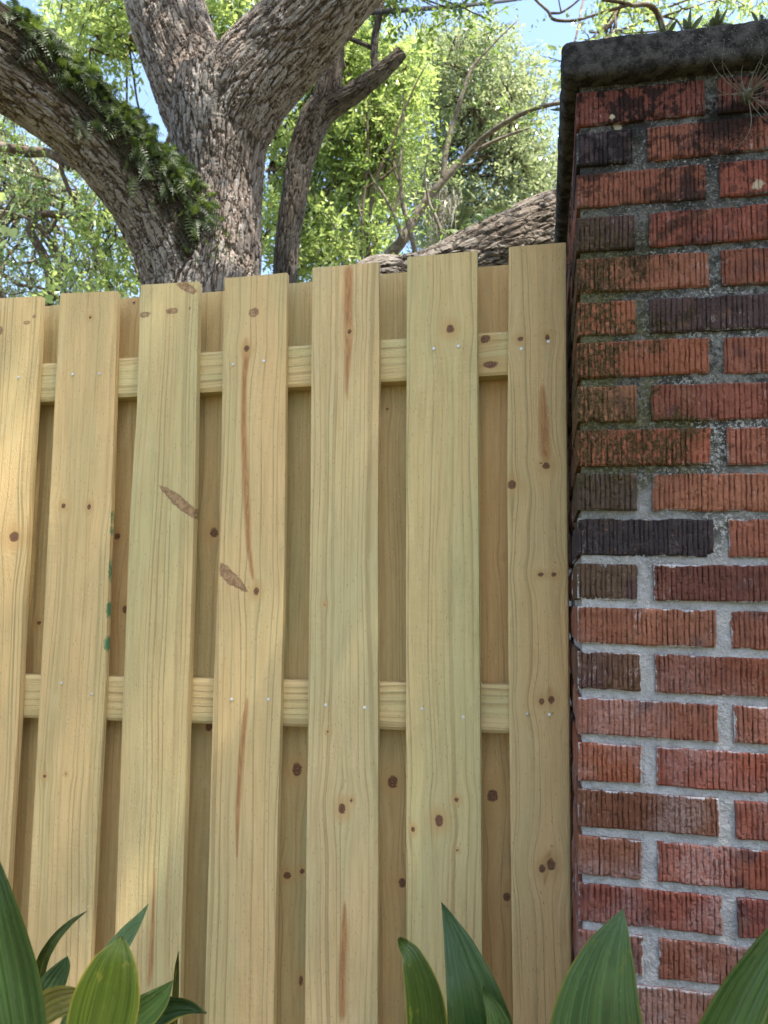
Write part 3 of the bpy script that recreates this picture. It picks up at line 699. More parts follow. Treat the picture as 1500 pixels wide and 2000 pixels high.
# ------------------------------------------------------------------ brick pillar
LEAN = R_(1.5)
pillar = empty('brick_pillar', (0.0252, -0.24, 0), 'mossy red brick pillar of scored bricks beside the wooden fence', 'pillar', rot=(0, LEAN, 0))
M_brick = mat_brick(pillar); M_mortar = mat_mortar(pillar)
PW = 0.641
TOPS = [1.988, 1.915, 1.843, 1.7676, 1.6977, 1.6241, 1.556, 1.484, 1.4135, 1.3436, 1.273, 1.2027, 1.1355, 1.0676, .9985, .9317, .8630, .7965, .7283, .6623]
while TOPS[-1] > 0.1: TOPS.append(TOPS[-1] - 0.0672)
RED, ORG, PUR, BRN, DRK, DRD = (.275, .100, .060), (.30, .118, .066), (.070, .055, .062), (.130, .085, .055), (.046, .038, .042), (.15, .058, .043)
COLS = {(0, 0): (.21, .07, .05), (0, 1): (.20, .07, .05), (1, 0): PUR, (1, 1): RED, (2, 0): RED, (2, 1): (.28, .085, .055), (3, 0): (.105, .066, .058), (3, 1): (.27, .085, .055), (4, 0): ORG,
        (4, 1): RED, (5, 0): (.34, .12, .06), (5, 1): (.095, .062, .062), (5, 2): (.10, .065, .065), (6, 0): (.33, .115, .06), (6, 1): RED, (7, 0): (.28, .13, .065), (7, 1): (.25, .085, .055),
        (8, 0): (.32, .10, .055), (8, 1): RED, (9, 0): (.095, .068, .056), (9, 1): ORG, (10, 0): DRK, (10, 1): RED, (11, 0): BRN, (11, 1): DRD, (12, 0): ORG, (12, 1): RED,
        (13, 0): (.15, .08, .05), (13, 1): (.24, .08, .045), (14, 0): RED, (14, 1): RED, (15, 0): (.31, .095, .045), (15, 1): (.30, .085, .05), (16, 0): (.19, .075, .04), (16, 1): (.26, .075, .045),
        (17, 0): ORG, (17, 1): (.31, .09, .05), (18, 0): (.25, .075, .05), (18, 1): (.26, .075, .055), (19, 0): RED, (19, 1): RED}
def brick_mesh(w, h, d, seed, fine):
    """front face towards -Y at y=0, body to y=d; vertical scored grooves on the face"""
    g = rng(seed)
    nx = max(6, int(w / (0.0014 if fine else 0.004))); nz = 22 if fine else 5
    X, Z = np.meshgrid(np.linspace(0, w, nx), np.linspace(0, h, nz))
    xs = []; x = g.uniform(.003, .006)
    while x < w - .002: xs.append(x); x += g.uniform(.0058, .0092)
    D = np.zeros_like(X); GR = np.zeros_like(X)
    for gx in xs:
        wig = 0.00035 * vnoise(np.stack([0 * Z + gx * 91, Z * 160, 0 * Z + seed], -1)) + 0.00035 * vnoise(np.stack([0 * Z + gx * 51, Z * 40, 0 * Z + seed + 5], -1))
        hw = g.uniform(.0008, .0013) * (1 + 0.5 * vnoise(np.stack([0 * Z + gx * 33, Z * 120, 0 * Z + seed + 9], -1)))
        dep = g.uniform(.0012, .0030)
        gg = np.clip(1.3 - np.abs(X - gx - wig) / hw, 0, 1)
        D = np.maximum(D, dep * gg * np.clip(1 + 0.7 * vnoise(np.stack([0 * Z + gx * 71, Z * 90, 0 * Z + seed + 3], -1)), .1, 1.5)); GR = np.maximum(GR, gg)
    tear = np.clip(fbm(np.stack([X * 260, Z * 190, 0 * X + seed], -1), 3) - 0.20, 0, 1) * 0.0042
    D = D + tear + 0.0007 * fbm(np.stack([X * 60, Z * 60, 0 * X + seed + 2], -1), 2)
    e = np.minimum(np.minimum(X, w - X), np.minimum(Z, h - Z))
    rnd_ = 0.0022 * sstep(0.004, 0.0, e) ** 2
    chip = np.clip(fbm(np.stack([X * 45, Z * 45, 0 * X + seed + 31], -1), 3) - 0.35, 0, 1) * 0.02 * sstep(0.012, 0, e)
    jx = 0.0005 * vnoise(np.stack([X * 30, Z * 90, 0 * X + seed], -1)); jz = 0.0009 * vnoise(np.stack([X * 50, Z * 30, 0 * X + seed + 8], -1))
    V = np.stack([X + jx, D + rnd_ + chip, Z + jz], -1).reshape(-1, 3)
    mb = MB(); mb.add(V, grid_faces(nx, nz), edge=e.ravel(), groove=GR.ravel())
    ring = np.concatenate([np.arange(nx), np.arange(1, nz) * nx + nx - 1, (nz - 1) * nx + np.arange(nx - 2, -1, -1), np.arange(nz - 2, 0, -1) * nx])
    a = V[ring]; b = a.copy(); b[:, 1] = d; m_ = len(ring); k = np.arange(m_)
    mb.add(np.vstack([a, b]), np.stack([(k + 1) % m_, k, m_ + k, m_ + (k + 1) % m_], 1), edge=np.full(2 * m_, .007), groove=np.zeros(2 * m_))
    return mb.mesh('brick')
def bricks():
    S_ = [(0, .200), (.2207, .4207), (.441, .641)]; H_ = [(0, .0905), (.1125, .3125), (.3325, .5325), (.5535, .641)]
    rr = rng(5)
    shared = {}
    rear = MB()
    def generic(w, fine, n):
        key = (round(w, 4), fine, n)
        if key not in shared: shared[key] = brick_mesh(w, 0.0545, 0.03, 900 + len(shared) * 7, fine)
        return shared[key]
    for r, top in enumerate(TOPS):
        nxt = TOPS[r + 1] if r + 1 < len(TOPS) else top - .0672
        h = min(0.0580, (top - nxt) - 0.0125)
        if r == 0: h = .060
        for face in ('front', 'left', 'right', 'rear'):
            pat = S_ if (r % 2 == 0) == (face in ('front', 'rear')) else H_
            for i, (a, b) in enumerate(pat):
                if face == 'left' and i == len(pat) - 1 or face == 'right' and i == 0: continue
                w = b - a; vis = face == 'front' and r < 21 and i < 2
                j = rr.uniform(-.0015, .0015, 3); corner = face == 'front' and i in (0, len(pat) - 1)
                if vis: me = brick_mesh(w + j[0], h, (.0905 if r % 2 == 0 else .2) if i == 0 else .03, 100 + r * 7 + i, True)
                elif corner: me = brick_mesh(w, h, .0905 if r % 2 == 0 else .2, 5000 + r * 7 + i, False)
                else: me = generic(w, face == 'left' and r < 9, int(rr.integers(0, 2)))
                col = COLS.get((r, i)) if face == 'front' else None
                if col is None: col = [RED, ORG, (.25, .08, .05), DRD, BRN, PUR][int(rr.choice(6, p=[.32, .24, .18, .1, .08, .08]))]
                pr = rr.uniform(-.0015, .0012)
                z = top - h
                if face == 'front': loc, rz = (a + max(j[1], 0) * .4, pr, z), 0
                elif face == 'left': loc, rz = (pr + .0005, PW - a, z), -math.pi / 2
                elif face == 'right': loc, rz = (PW - pr, a, z), math.pi / 2
                else: loc, rz = (PW - a, PW - pr, z), math.pi
                if face == 'rear':
                    n_ = len(me.vertices); co = np.empty(n_ * 3, np.float32); me.vertices.foreach_get('co', co); co = co.reshape(-1, 3)
                    co = co * np.array([-1, -1, 1]) + np.array(loc)
                    if a > .3 or True:
                        lv = np.array([[p.vertices[0], p.vertices[1], p.vertices[2], p.vertices[3]] for p in me.polygons])
                        rear.add(co, lv, edge=np.full(n_, .01), groove=np.zeros(n_))
                    continue
                o = link('brick', me, M_brick, pillar); o.location = loc; o.rotation_euler = (rr.uniform(-.01, .01), rr.uniform(-.008, .008), rz + rr.uniform(-.006, .006))
                col = np.array(col); gy = col.mean(); o.color = tuple((gy + (col - gy) * .88) * rr.uniform(.84, 1.0)) + (1,)
    o = link('rear_brickwork', rear.mesh('rear_brickwork'), M_brick, pillar, kind='stuff'); o.color = RED + (1,)
    # mortar core with an uneven struck face
    mb = MB(); rc = 0.0062
    nu, nv = 190, 560
    for face in range(4):
        U, W = np.meshgrid(np.linspace(rc, PW - rc, nu if face == 0 else 60), np.linspace(-.05, 2.004, nv if face == 0 else 160))
        dp = rc + 0.0024 * fbm(np.stack([U * 70, W * 70, 0 * U + face], -1), 3, 4) + 0.0012 * vnoise(np.stack([U * 14, W * 14, 0 * U + 7 + face], -1))
        e = np.minimum(U - rc, PW - rc - U); k = sstep(0, 0.006, e); dp = dp * k + rc * (1 - k)
        if face == 0: P = np.stack([U, dp, W], -1)
        elif face == 1: P = np.stack([PW - dp, U, W], -1)
        elif face == 2: P = np.stack([PW - U, PW - dp, W], -1)
        else: P = np.stack([dp, PW - U, W], -1)
        mb.add(P.reshape(-1, 3), grid_faces(U.shape[1], U.shape[0]))
    tp = np.array([[rc, rc, 2.004], [PW - rc, rc, 2.004], [PW - rc, PW - rc, 2.004], [rc, PW - rc, 2.004]]); mb.add(tp, np.array([[0, 1, 2, 3]]))
    link('mortar', mb.mesh('mortar', True), M_mortar, pillar)
    # cap
    bm = bmesh.new(); bmesh.ops.create_cube(bm, size=1)
    z0, z1 = 1.999, 2.066
    for v in bm.verts: v.co = Vector((PW / 2 + v.co.x * (PW + .048), PW / 2 + v.co.y * (PW + .052), (z0 + z1) / 2 + v.co.z * (z1 - z0)))
    bmesh.ops.bevel(bm, geom=[e for e in bm.edges], offset=0.013, segments=4, affect='EDGES', profile=.5)
    bmesh.ops.subdivide_edges(bm, edges=[e for e in bm.edges if e.calc_length() > .1], cuts=90, use_grid_fill=True)
    bmesh.ops.triangulate(bm, faces=[f for f in bm.faces if len(f.verts) > 4])
    me = bpy.data.meshes.new('cap'); bm.to_mesh(me); bm.free()
    n_ = len(me.vertices); co = np.empty(n_ * 3, np.float32); me.vertices.foreach_get('co', co); co = co.reshape(-1, 3)
    nn = np.empty(n_ * 3, np.float32); me.vertices.foreach_get('normal', nn); nn = nn.reshape(-1, 3)
    co = co + nn * (0.0028 * fbm(co * 70, 4, 3) + 0.0025 * fbm(co * 12, 2, 9))[:, None]
    me.vertices.foreach_set('co', co.astype(np.float32).ravel()); me.polygons.foreach_set('use_smooth', np.ones(len(me.polygons), bool)); me.update()
    link('cap', me, M_cap, pillar)['label'] = 'blackened concrete cap with rounded corners'
bricks()
def pil(u, y, v):
    c, s = math.cos(LEAN), math.sin(LEAN)
    return np.array([0.0252 + u * c + v * s, -0.24 + y, -u * s + v * c])

# ------------------------------------------------------------------ bark and branches
def bark_fields(P1, P2, S, seed, sc=(0.05, 0.05, 0.15)):
    """plate bark in straightened limb space -> (height 0..1, crack 0..1, cell id, coordinates)"""
    p = np.stack([P1 / sc[0], P2 / sc[1], S / sc[2]], 1)
    w = np.stack([fbm(p * 0.7 + 3.1, 2, seed), fbm(p * 0.7 + 9.7, 2, seed + 1), fbm(p * 0.7 + 5.3, 2, seed + 2)], 1)
    q = p + 0.5 * w
    f1, f2, cid = voro(q * np.array([1, 1, 0.55]), seed)
    g1, g2, c2 = voro(q * np.array([1.5, 1.5, 1.5]) + 31, seed + 50)
    cr = sstep(0.0, 0.17, f2 - f1); cr2 = sstep(0.0, 0.14, g2 - g1)
    rough = fbm(p * np.array([5.0, 5.0, 2.2]), 3, seed + 9)
    hgt = cr * (0.85 + 0.12 * cid) * (0.72 + 0.28 * cr2) + 0.10 * (c2 - .5) * cr + 0.20 * rough
    return hgt, cr * (0.5 + 0.5 * cr2), cid * .5 + c2 * .5, p
def limb(pts, n=14):
    """pts: (px, py, r_px, depth) -> smooth world polyline and radii"""
    P = np.array([at(x, y, d) for x, y, r, d in pts]); rr = np.array([r * d / FPX for x, y, r, d in pts])
    Q = crom(np.hstack([P, rr[:, None]]), n); return Q[:, :3], Q[:, 3]
def bark_tube(P, r, seed, step=0.010, nseg=110, amp=0.018, sc=(0.05, 0.05, 0.15), cap_noise=0.0, lump=0.05):
    L = np.concatenate([[0], np.cumsum(np.linalg.norm(np.diff(P, axis=0), axis=1))])
    n = max(8, int(L[-1] / step)); s = np.linspace(0, L[-1], n)
    Pn = np.stack([np.interp(s, L, P[:, k]) for k in range(3)], 1); rn = np.interp(s, L, r)
    T, N, B = frames(Pn); a = np.linspace(0, 2 * np.pi, nseg, endpoint=False)
    ca, sa = np.cos(a), np.sin(a)
    rad = np.repeat(rn[:, None], nseg, 1)
    p1 = (rad * ca[None]).ravel(); p2 = (rad * sa[None]).ravel(); ss = np.repeat(s, nseg)
    hg, cr, cid, p = bark_fields(p1, p2, ss, seed, sc)
    lo = fbm(np.stack([p1 * 5, p2 * 5, ss * 2.5], 1), 2, seed + 4)
    off = (hg - 0.6) * amp + lo * lump * rad.ravel()
    D = ca[None, :, None] * N[:, None] + sa[None, :, None] * B[:, None]
    V = (Pn[:, None] + D * (rad + off.reshape(rad.shape))[..., None]).reshape(-1, 3)
    F = [grid_faces(nseg, n, True)]; m_ = len(V)
    V = np.vstack([V, Pn[0], Pn[-1]]); k = np.arange(nseg); e = (n - 1) * nseg
    F.append(np.stack([(k + 1) % nseg, k, np.full(nseg, m_)], 1)); F.append(np.stack([e + k, e + (k + 1) % nseg, np.full(nseg, m_ + 1)], 1))
    z2 = np.zeros(2)
    return V, F, dict(bark=np.vstack([p, np.zeros((2, 3))]), crack=np.concatenate([cr, z2]), cell=np.concatenate([cid, z2]))

# ------------------------------------------------------------------ leaves
def leaf_cloud(clumps, seed, size=0.055, tw_len=0.32, per=9, wid=0.42, up=0.55, droop=0.25):
    """clumps: (centre(3), radii(3), n_twigs). Sprays of leaves along short twigs. Returns V,F,rnd and twig segments."""
    g = rng(seed); P0 = []; DR = []; SH = []
    for c, rad, n in clumps:
        v = nrm(g.normal(size=(n, 3))); rr = g.uniform(0.25, 1.0, n) ** 0.55
        P0.append(np.asarray(c) + v * rr[:, None] * np.asarray(rad)); DR.append(nrm(v + g.normal(size=(n, 3)) * 0.75 + np.array([0, 0, -0.1]))); SH.append(np.full(n, g.uniform(-0.14, 0.14)))
    P0 = np.concatenate(P0); DR = np.concatenate(DR); SH = np.concatenate(SH); n = len(P0)
    ln = tw_len * g.uniform(0.55, 1.3, n)
    t = (np.arange(per) + 0.7) / per
    pos = P0[:, None] + DR[:, None] * (ln[:, None] * t)[..., None] + np.array([0, 0, -1.0]) * (droop * ln[:, None] * t ** 2)[..., None]
    per_v = nrm(np.cross(DR, g.normal(size=(n, 3)))); sgn = np.where(np.arange(per) % 2, 1, -1)
    ax = nrm(DR[:, None] * 0.7 + per_v[:, None] * (sgn[None, :, None] * 0.8) + g.normal(size=(n, per, 3)) * 0.35 + np.array([0, 0, -0.15])).reshape(-1, 3)
    pos = pos.reshape(-1, 3); m = len(pos)
    nm = nrm(g.normal(size=(m, 3)) * (1 - up) + np.array([0, 0, 1.0]) * up + SD * 0.2); wv = nrm(np.cross(ax, nm)); nm = np.cross(wv, ax)
    s = size * (0.45 + 0.9 * g.uniform(0, 1, m) ** 1.5)[:, None]
    b = pos; tip = pos + ax * s + nm * s * g.uniform(-.25, .1, (m, 1)); mid = pos + ax * s * 0.48
    l_ = mid + wv * s * wid * 0.5 + nm * s * 0.07; r_ = mid - wv * s * wid * 0.5 + nm * s * 0.07
    V = np.stack([b, r_, tip, l_], 1).reshape(-1, 3); k = np.arange(m) * 4
    F = np.concatenate([np.stack([k, k + 1, k + 2], 1), np.stack([k, k + 2, k + 3], 1)])
    rnd = np.clip(np.repeat(g.uniform(0, 1, m) * 0.8 + 0.1 + np.repeat(SH, per), 4), 0, 0.95)
    rnd = np.where(np.repeat(g.uniform(0, 1, m) > 0.99, 4), 1.0, rnd)
    tw = np.stack([P0, P0 + DR * ln[:, None]], 1)
    return V, F, rnd, tw
def thin_twigs(mb, tw, every, r=0.003):
    for a, b in tw[::every]:
        mid = (a + b) / 2 + np.array([0, 0, 0.01]); mb.tube(np.array([a, mid, b]), [r * 1.4, r, r * .4], 4)
def branch_to(mb, a, b, r0, r1, seed, sag=0.12, n=12, nseg=7):
    g = rng(seed); a = np.asarray(a, float); b = np.asarray(b, float); L = np.linalg.norm(b - a)
    m1 = a + (b - a) * 0.35 + g.normal(size=3) * L * sag * .6; m2 = a + (b - a) * 0.7 + g.normal(size=3) * L * sag * .6
    P = crom(np.array([a, m1, m2, b]), n // 3); P = P + g.normal(size=P.shape) * L * 0.006
    mb.tube(P, np.linspace(r0, r1, len(P)), nseg); return P
def leafy_tree(name, label, base, fork_z, r0, clumps, seed, leafmat, barkmat=None, size=0.055, tw_len=0.32, per=9, wid=0.42, tev=6, limbs=None, lr=0.035, up=0.55, group=None):
    """tapered trunk to a fork, limbs out to every clump, foliage of leaf sprays"""
    g = rng(seed + 3); base = np.asarray(base, float)
    root = empty(name, base, label, 'tree', group)
    mb = MB(); cen = np.mean([c for c, _, _ in clumps], 0)
    top = np.array([base[0] * .5 + cen[0] * .5, base[1] * .5 + cen[1] * .5, fork_z])
    tr = crom(np.array([base + [0, 0, -.1], base * .8 + top * .2 + [g.normal() * .08, g.normal() * .08, 0], base * .4 + top * .6 + [g.normal() * .12, g.normal() * .12, 0], top]), 6)
    mb.tube(tr, r0 * np.linspace(1.25, .62, len(tr)), 14)
    for i, (c, rad, n) in enumerate(clumps):
        # spring from the trunk or from an earlier limb end
        st = tr[-1] if i < 4 else np.asarray(clumps[int(g.integers(0, min(i, 4)))][0])
        st = tr[int(g.integers(len(tr) * 2 // 3, len(tr)))] if i < 4 else st
        branch_to(mb, st, c, lr if i < 4 else lr * .5, lr * .22, seed + 50 + i, .13, 12, 6)
        for q in range(3):
            v = nrm(g.normal(size=3)); branch_to(mb, c, np.asarray(c) + v * np.asarray(rad) * .9, lr * .3, lr * .08, seed + 200 + i * 3 + q, .15, 6, 4)
    V, F, rnd, tw = leaf_cloud(clumps, seed, size, tw_len, per, wid, up)
    tm = MB(); thin_twigs(tm, tw, tev)
    inv = -base
    o = link('trunk', mb.mesh('trunk', True), barkmat or M_branch, root); o.matrix_parent_inverse = root.matrix_basis.inverted()
    o = link('crown', mesh_np('crown', V, F, dict(rnd=rnd)), leafmat, root, kind='stuff'); o.matrix_parent_inverse = root.matrix_basis.inverted()
    o = link('twigs', tm.mesh('twigs'), barkmat or M_branch, root, kind='stuff'); o.matrix_parent_inverse = root.matrix_basis.inverted()
    return root
def cl(px, py, d, rpx, n, squash=0.85):
    r = rpx * d / FPX; return (at(px, py, d), (r, r, r * squash), n)

# ------------------------------------------------------------------ the forked oak behind the fence
def forked_oak():
    D0 = 4.4
    stem = [(398, 1180, 175, 4.55), (398, 1000, 142, 4.52), (396, 800, 124, 4.5), (393, 640, 116, 4.45), (398, 550, 112, 4.42), (412, 470, 98, 4.42), (424, 380, 86, 4.45), (428, 290, 90, 4.45), (430, 215, 97, 4.45), (430, 160, 92, 4.45)]
    # the trunk foot reaches the ground
    left = [(395, 610, 100, 4.42), (368, 505, 98, 4.36), (322, 425, 90, 4.28), (258, 345, 78, 4.18), (175, 255, 74, 4.05), (80, 172, 80, 3.92), (-30, 92, 88, 3.8), (-180, 10, 84, 3.7), (-420, -90, 74, 3.6)]
    upl = [(424, 270, 80, 4.46), (385, 180, 82, 4.5), (350, 100, 74, 4.55), (327, 20, 74, 4.6), (312, -80, 70, 4.7), (310, -260, 60, 4.9), (330, -480, 48, 5.1)]
    upr = [(432, 270, 84, 4.44), (470, 190, 88, 4.42), (530, 115, 85, 4.4), (605, 35, 82, 4.35), (690, -60, 78, 4.3), (800, -190, 70, 4.2), (960, -380, 58, 4.0)]
    limbs = [limb(q) for q in (stem, left, upl, upr)]
    V = MB()
    # foot: flare into the ground
    P, r = limbs[0]; foot = np.array([P[0][0], P[0][1], -0.15])
    Ps = np.vstack([foot, P]); rs = np.concatenate([[r[0] * 1.25], r]); limbs[0] = (Ps, rs)
    for P, r in limbs: V.tube(P, r, 28)
    tmp = bpy.data.objects.new('tmp_trunk', V.mesh('tmp_trunk')); C.objects.link(tmp)
    m1 = tmp.modifiers.new('r', 'REMESH'); m1.mode = 'VOXEL'; m1.voxel_size = 0.0105
    m2 = tmp.modifiers.new('s', 'SMOOTH'); m2.factor = 0.5; m2.iterations = 22
    dg = bpy.context.evaluated_depsgraph_get(); ev = tmp.evaluated_get(dg)
    me = bpy.data.meshes.new_from_object(ev); bpy.data.objects.remove(tmp)
    n = len(me.vertices); co = np.empty(n * 3, np.float32); me.vertices.foreach_get('co', co); co = co.reshape(-1, 3).astype(float)
    nn = np.empty(n * 3, np.float32); me.vertices.foreach_get('normal', nn); nn = nn.reshape(-1, 3).astype(float)
    # nearest limb sample (by distance minus radius)
    best = np.full(n, 1e9); P1 = np.zeros(n); P2 = np.zeros(n); S = np.zeros(n); lid = np.zeros(n)
    for k, (P, r) in enumerate(limbs):
        L = np.concatenate([[0], np.cumsum(np.linalg.norm(np.diff(P, axis=0), axis=1))]); s = np.arange(0, L[-1], 0.04)
        Q = np.stack([np.interp(s, L, P[:, j]) for j in range(3)], 1); rq = np.interp(s, L, r); T, N, B = frames(Q)
        for a in range(0, n, 20000):
            c = co[a:a + 20000]; d = np.linalg.norm(c[:, None] - Q[None], axis=2) / (rq[None])
            i = d.argmin(1); dm = d[np.arange(len(c)), i]; v = c - Q[i]
            up_ = dm < best[a:a + 20000]; idx = np.nonzero(up_)[0] + a; j = i[up_]; vv = v[up_]
            best[idx] = dm[up_]; P1[idx] = (vv * N[j]).sum(1); P2[idx] = (vv * B[j]).sum(1); S[idx] = s[j] + (vv * T[j]).sum(1) + k * 3.33; lid[idx] = k
    hg, cr, cid, p = bark_fields(P1, P2, S, 3, (0.036, 0.036, 0.12))
    lo = fbm(co * 3.1, 2, 8)
    co = co + nn * ((hg - 0.6) * 0.0165 + lo * 0.022)[:, None]
    me.vertices.foreach_set('co', co.astype(np.float32).ravel())
    vp = co - CAM; zz = vp @ FW; ux = 750 + FPX * (vp @ RT) / zz
    ur = nrm(UP * .62 + RT * .78); hum = np.where(lid == 1, sstep(.1, .75, nn @ ur * .8 + nn @ (-FW) * .45) * sstep(-40, 10, ux) * sstep(440, 380, ux), 0)
    for k_, a in (('crack', cr), ('cell', cid), ('humus', hum)):
        q = me.attributes.new(k_, 'FLOAT', 'POINT'); q.data.foreach_set('value', a.astype(np.float32))
    q = me.attributes.new('bark', 'FLOAT_VECTOR', 'POINT'); q.data.foreach_set('vector', p.astype(np.float32).ravel())
    me.polygons.foreach_set('use_smooth', np.zeros(len(me.polygons), bool)); me.update(); me.name = 'trunk'
    root = empty('oak_tree', (foot[0], foot[1], 0), 'massive forked oak with furrowed grey bark and fern-covered limb behind the fence', 'tree')
    o = link('trunk', me, M_bark, root); o.matrix_parent_inverse = root.matrix_basis.inverted()
    # crown above the frame
    g = rng(40); cls = []; mb = MB()
    ends = [limbs[1][0][-1], limbs[2][0][-1], limbs[3][0][-1]]
    for i in range(40):
        a = g.uniform(0, 6.28); rr = 3.2 * math.sqrt(g.uniform(0, 1)); z = g.uniform(7.2, 9.8)
        c = np.array([foot[0] + 0.9 + rr * math.cos(a), min(foot[1] - 0.9 + rr * math.sin(a), 3.6), z]); rad = g.uniform(.55, .9)
        cls.append((c, (rad, rad, rad * .6), 62))
        e = ends[int(np.argmin([np.linalg.norm(c - q) for q in ends]))]; branch_to(mb, e, c, .06, .012, 300 + i, .1, 12, 6)
    V, F, rnd, tw = leaf_cloud(cls, 41, 0.075, .34, 9, .5)
    o = link('crown', mesh_np('crown', V, F, dict(rnd=rnd)), M_oakleaf, root, kind='stuff'); o.matrix_parent_inverse = root.matrix_basis.inverted()
    o = link('branches', mb.mesh('branches', True), M_branch, root, kind='stuff'); o.matrix_parent_inverse = root.matrix_basis.inverted()
    return limbs
OAK = forked_oak()

# ------------------------------------------------------------------ slender forked tree beside it
def slender_tree():
    root_p = at(545, 1150, 4.95); root_p[2] = 0
    root = empty('slender_tree', root_p, 'slender curved tree with a sawn stub branch right of the big oak', 'tree')
    st = [(552, 900, 26, 4.95), (552, 700, 24, 4.95), (556, 560, 23, 4.95), (562, 470, 23.5, 4.95), (574, 390, 25, 4.95), (588, 310, 27, 4.95), (612, 240, 30, 4.95), (636, 195, 27, 4.95), (646, 140, 24, 4.95), (650, 70, 23, 4.96), (654, -40, 21, 5.0), (650, -300, 15, 5.1)]
    P, r = limb(st); P = np.vstack([[root_p[0], root_p[1], -.1], P]); r = np.concatenate([[r[0] * 1.3], r])
    sc = (0.02, 0.02, 0.10)
    mb = MB(); V, F, A = bark_tube(P, r, 21, .009, 72, .0065, sc, lump=.03); mb.add(V, F, **A)
    P, r = limb([(612, 245, 22, 4.95), (645, 212, 22, 4.93), (690, 182, 19.5, 4.9), (735, 148, 17, 4.87), (768, 120, 14.5, 4.85), (785, 102, 13, 4.84)])
    V, F, A = bark_tube(P, r, 22, .008, 52, .0055, sc, lump=.05); mb.add(V, F, **A)
    P, r = limb([(735, 146, 9, 4.87), (731, 110, 7.5, 4.88), (733, 70, 7.5, 4.9), (742, 20, 6.5, 4.92), (744, -60, 5.5, 4.95)])
    V, F, A = bark_tube(P, r, 23, .008, 20, .003, sc); mb.add(V, F, **A)
    P, r = limb([(655, 62, 5, 4.93), (690, 78, 4.5, 4.9), (715, 88, 4.5, 4.89), (733, 99, 4.5, 4.89)])
    V, F, A = bark_tube(P, r, 24, .01, 12, .001, sc); mb.add(V, F, **A)
    o = link('trunk', mb.mesh('trunk'), M_bark2, root); o.matrix_parent_inverse = root.matrix_basis.inverted()
    cls = [cl(745, 8, 5.0, 22, 9), cl(790, 15, 5.1, 40, 16), cl(850, 12, 5.1, 45, 18), cl(915, 14, 5.2, 40, 14), cl(700, 45, 5.1, 30, 10), cl(960, 40, 5.2, 16, 4), cl(780, -60, 5.1, 90, 40), cl(900, -60, 5.2, 90, 40), cl(640, -220, 5.2, 160, 60)]
    mt = MB(); tp = at(744, -60, 4.95)
    for i, c in enumerate(cls): branch_to(mt, tp, c[0], .010, .003, 70 + i, .1, 9, 5)
    V, F, rnd, tw = leaf_cloud(cls, 42, .052, .2, 8, .5); thin_twigs(mt, tw, 1, .0016)
    o = link('crown', mesh_np('crown', V, F, dict(rnd=rnd)), M_green, root, kind='stuff'); o.matrix_parent_inverse = root.matrix_basis.inverted()
    o = link('twigs', mt.mesh('twigs'), M_branch, root, kind='stuff'); o.matrix_parent_inverse = root.matrix_basis.inverted()
slender_tree()

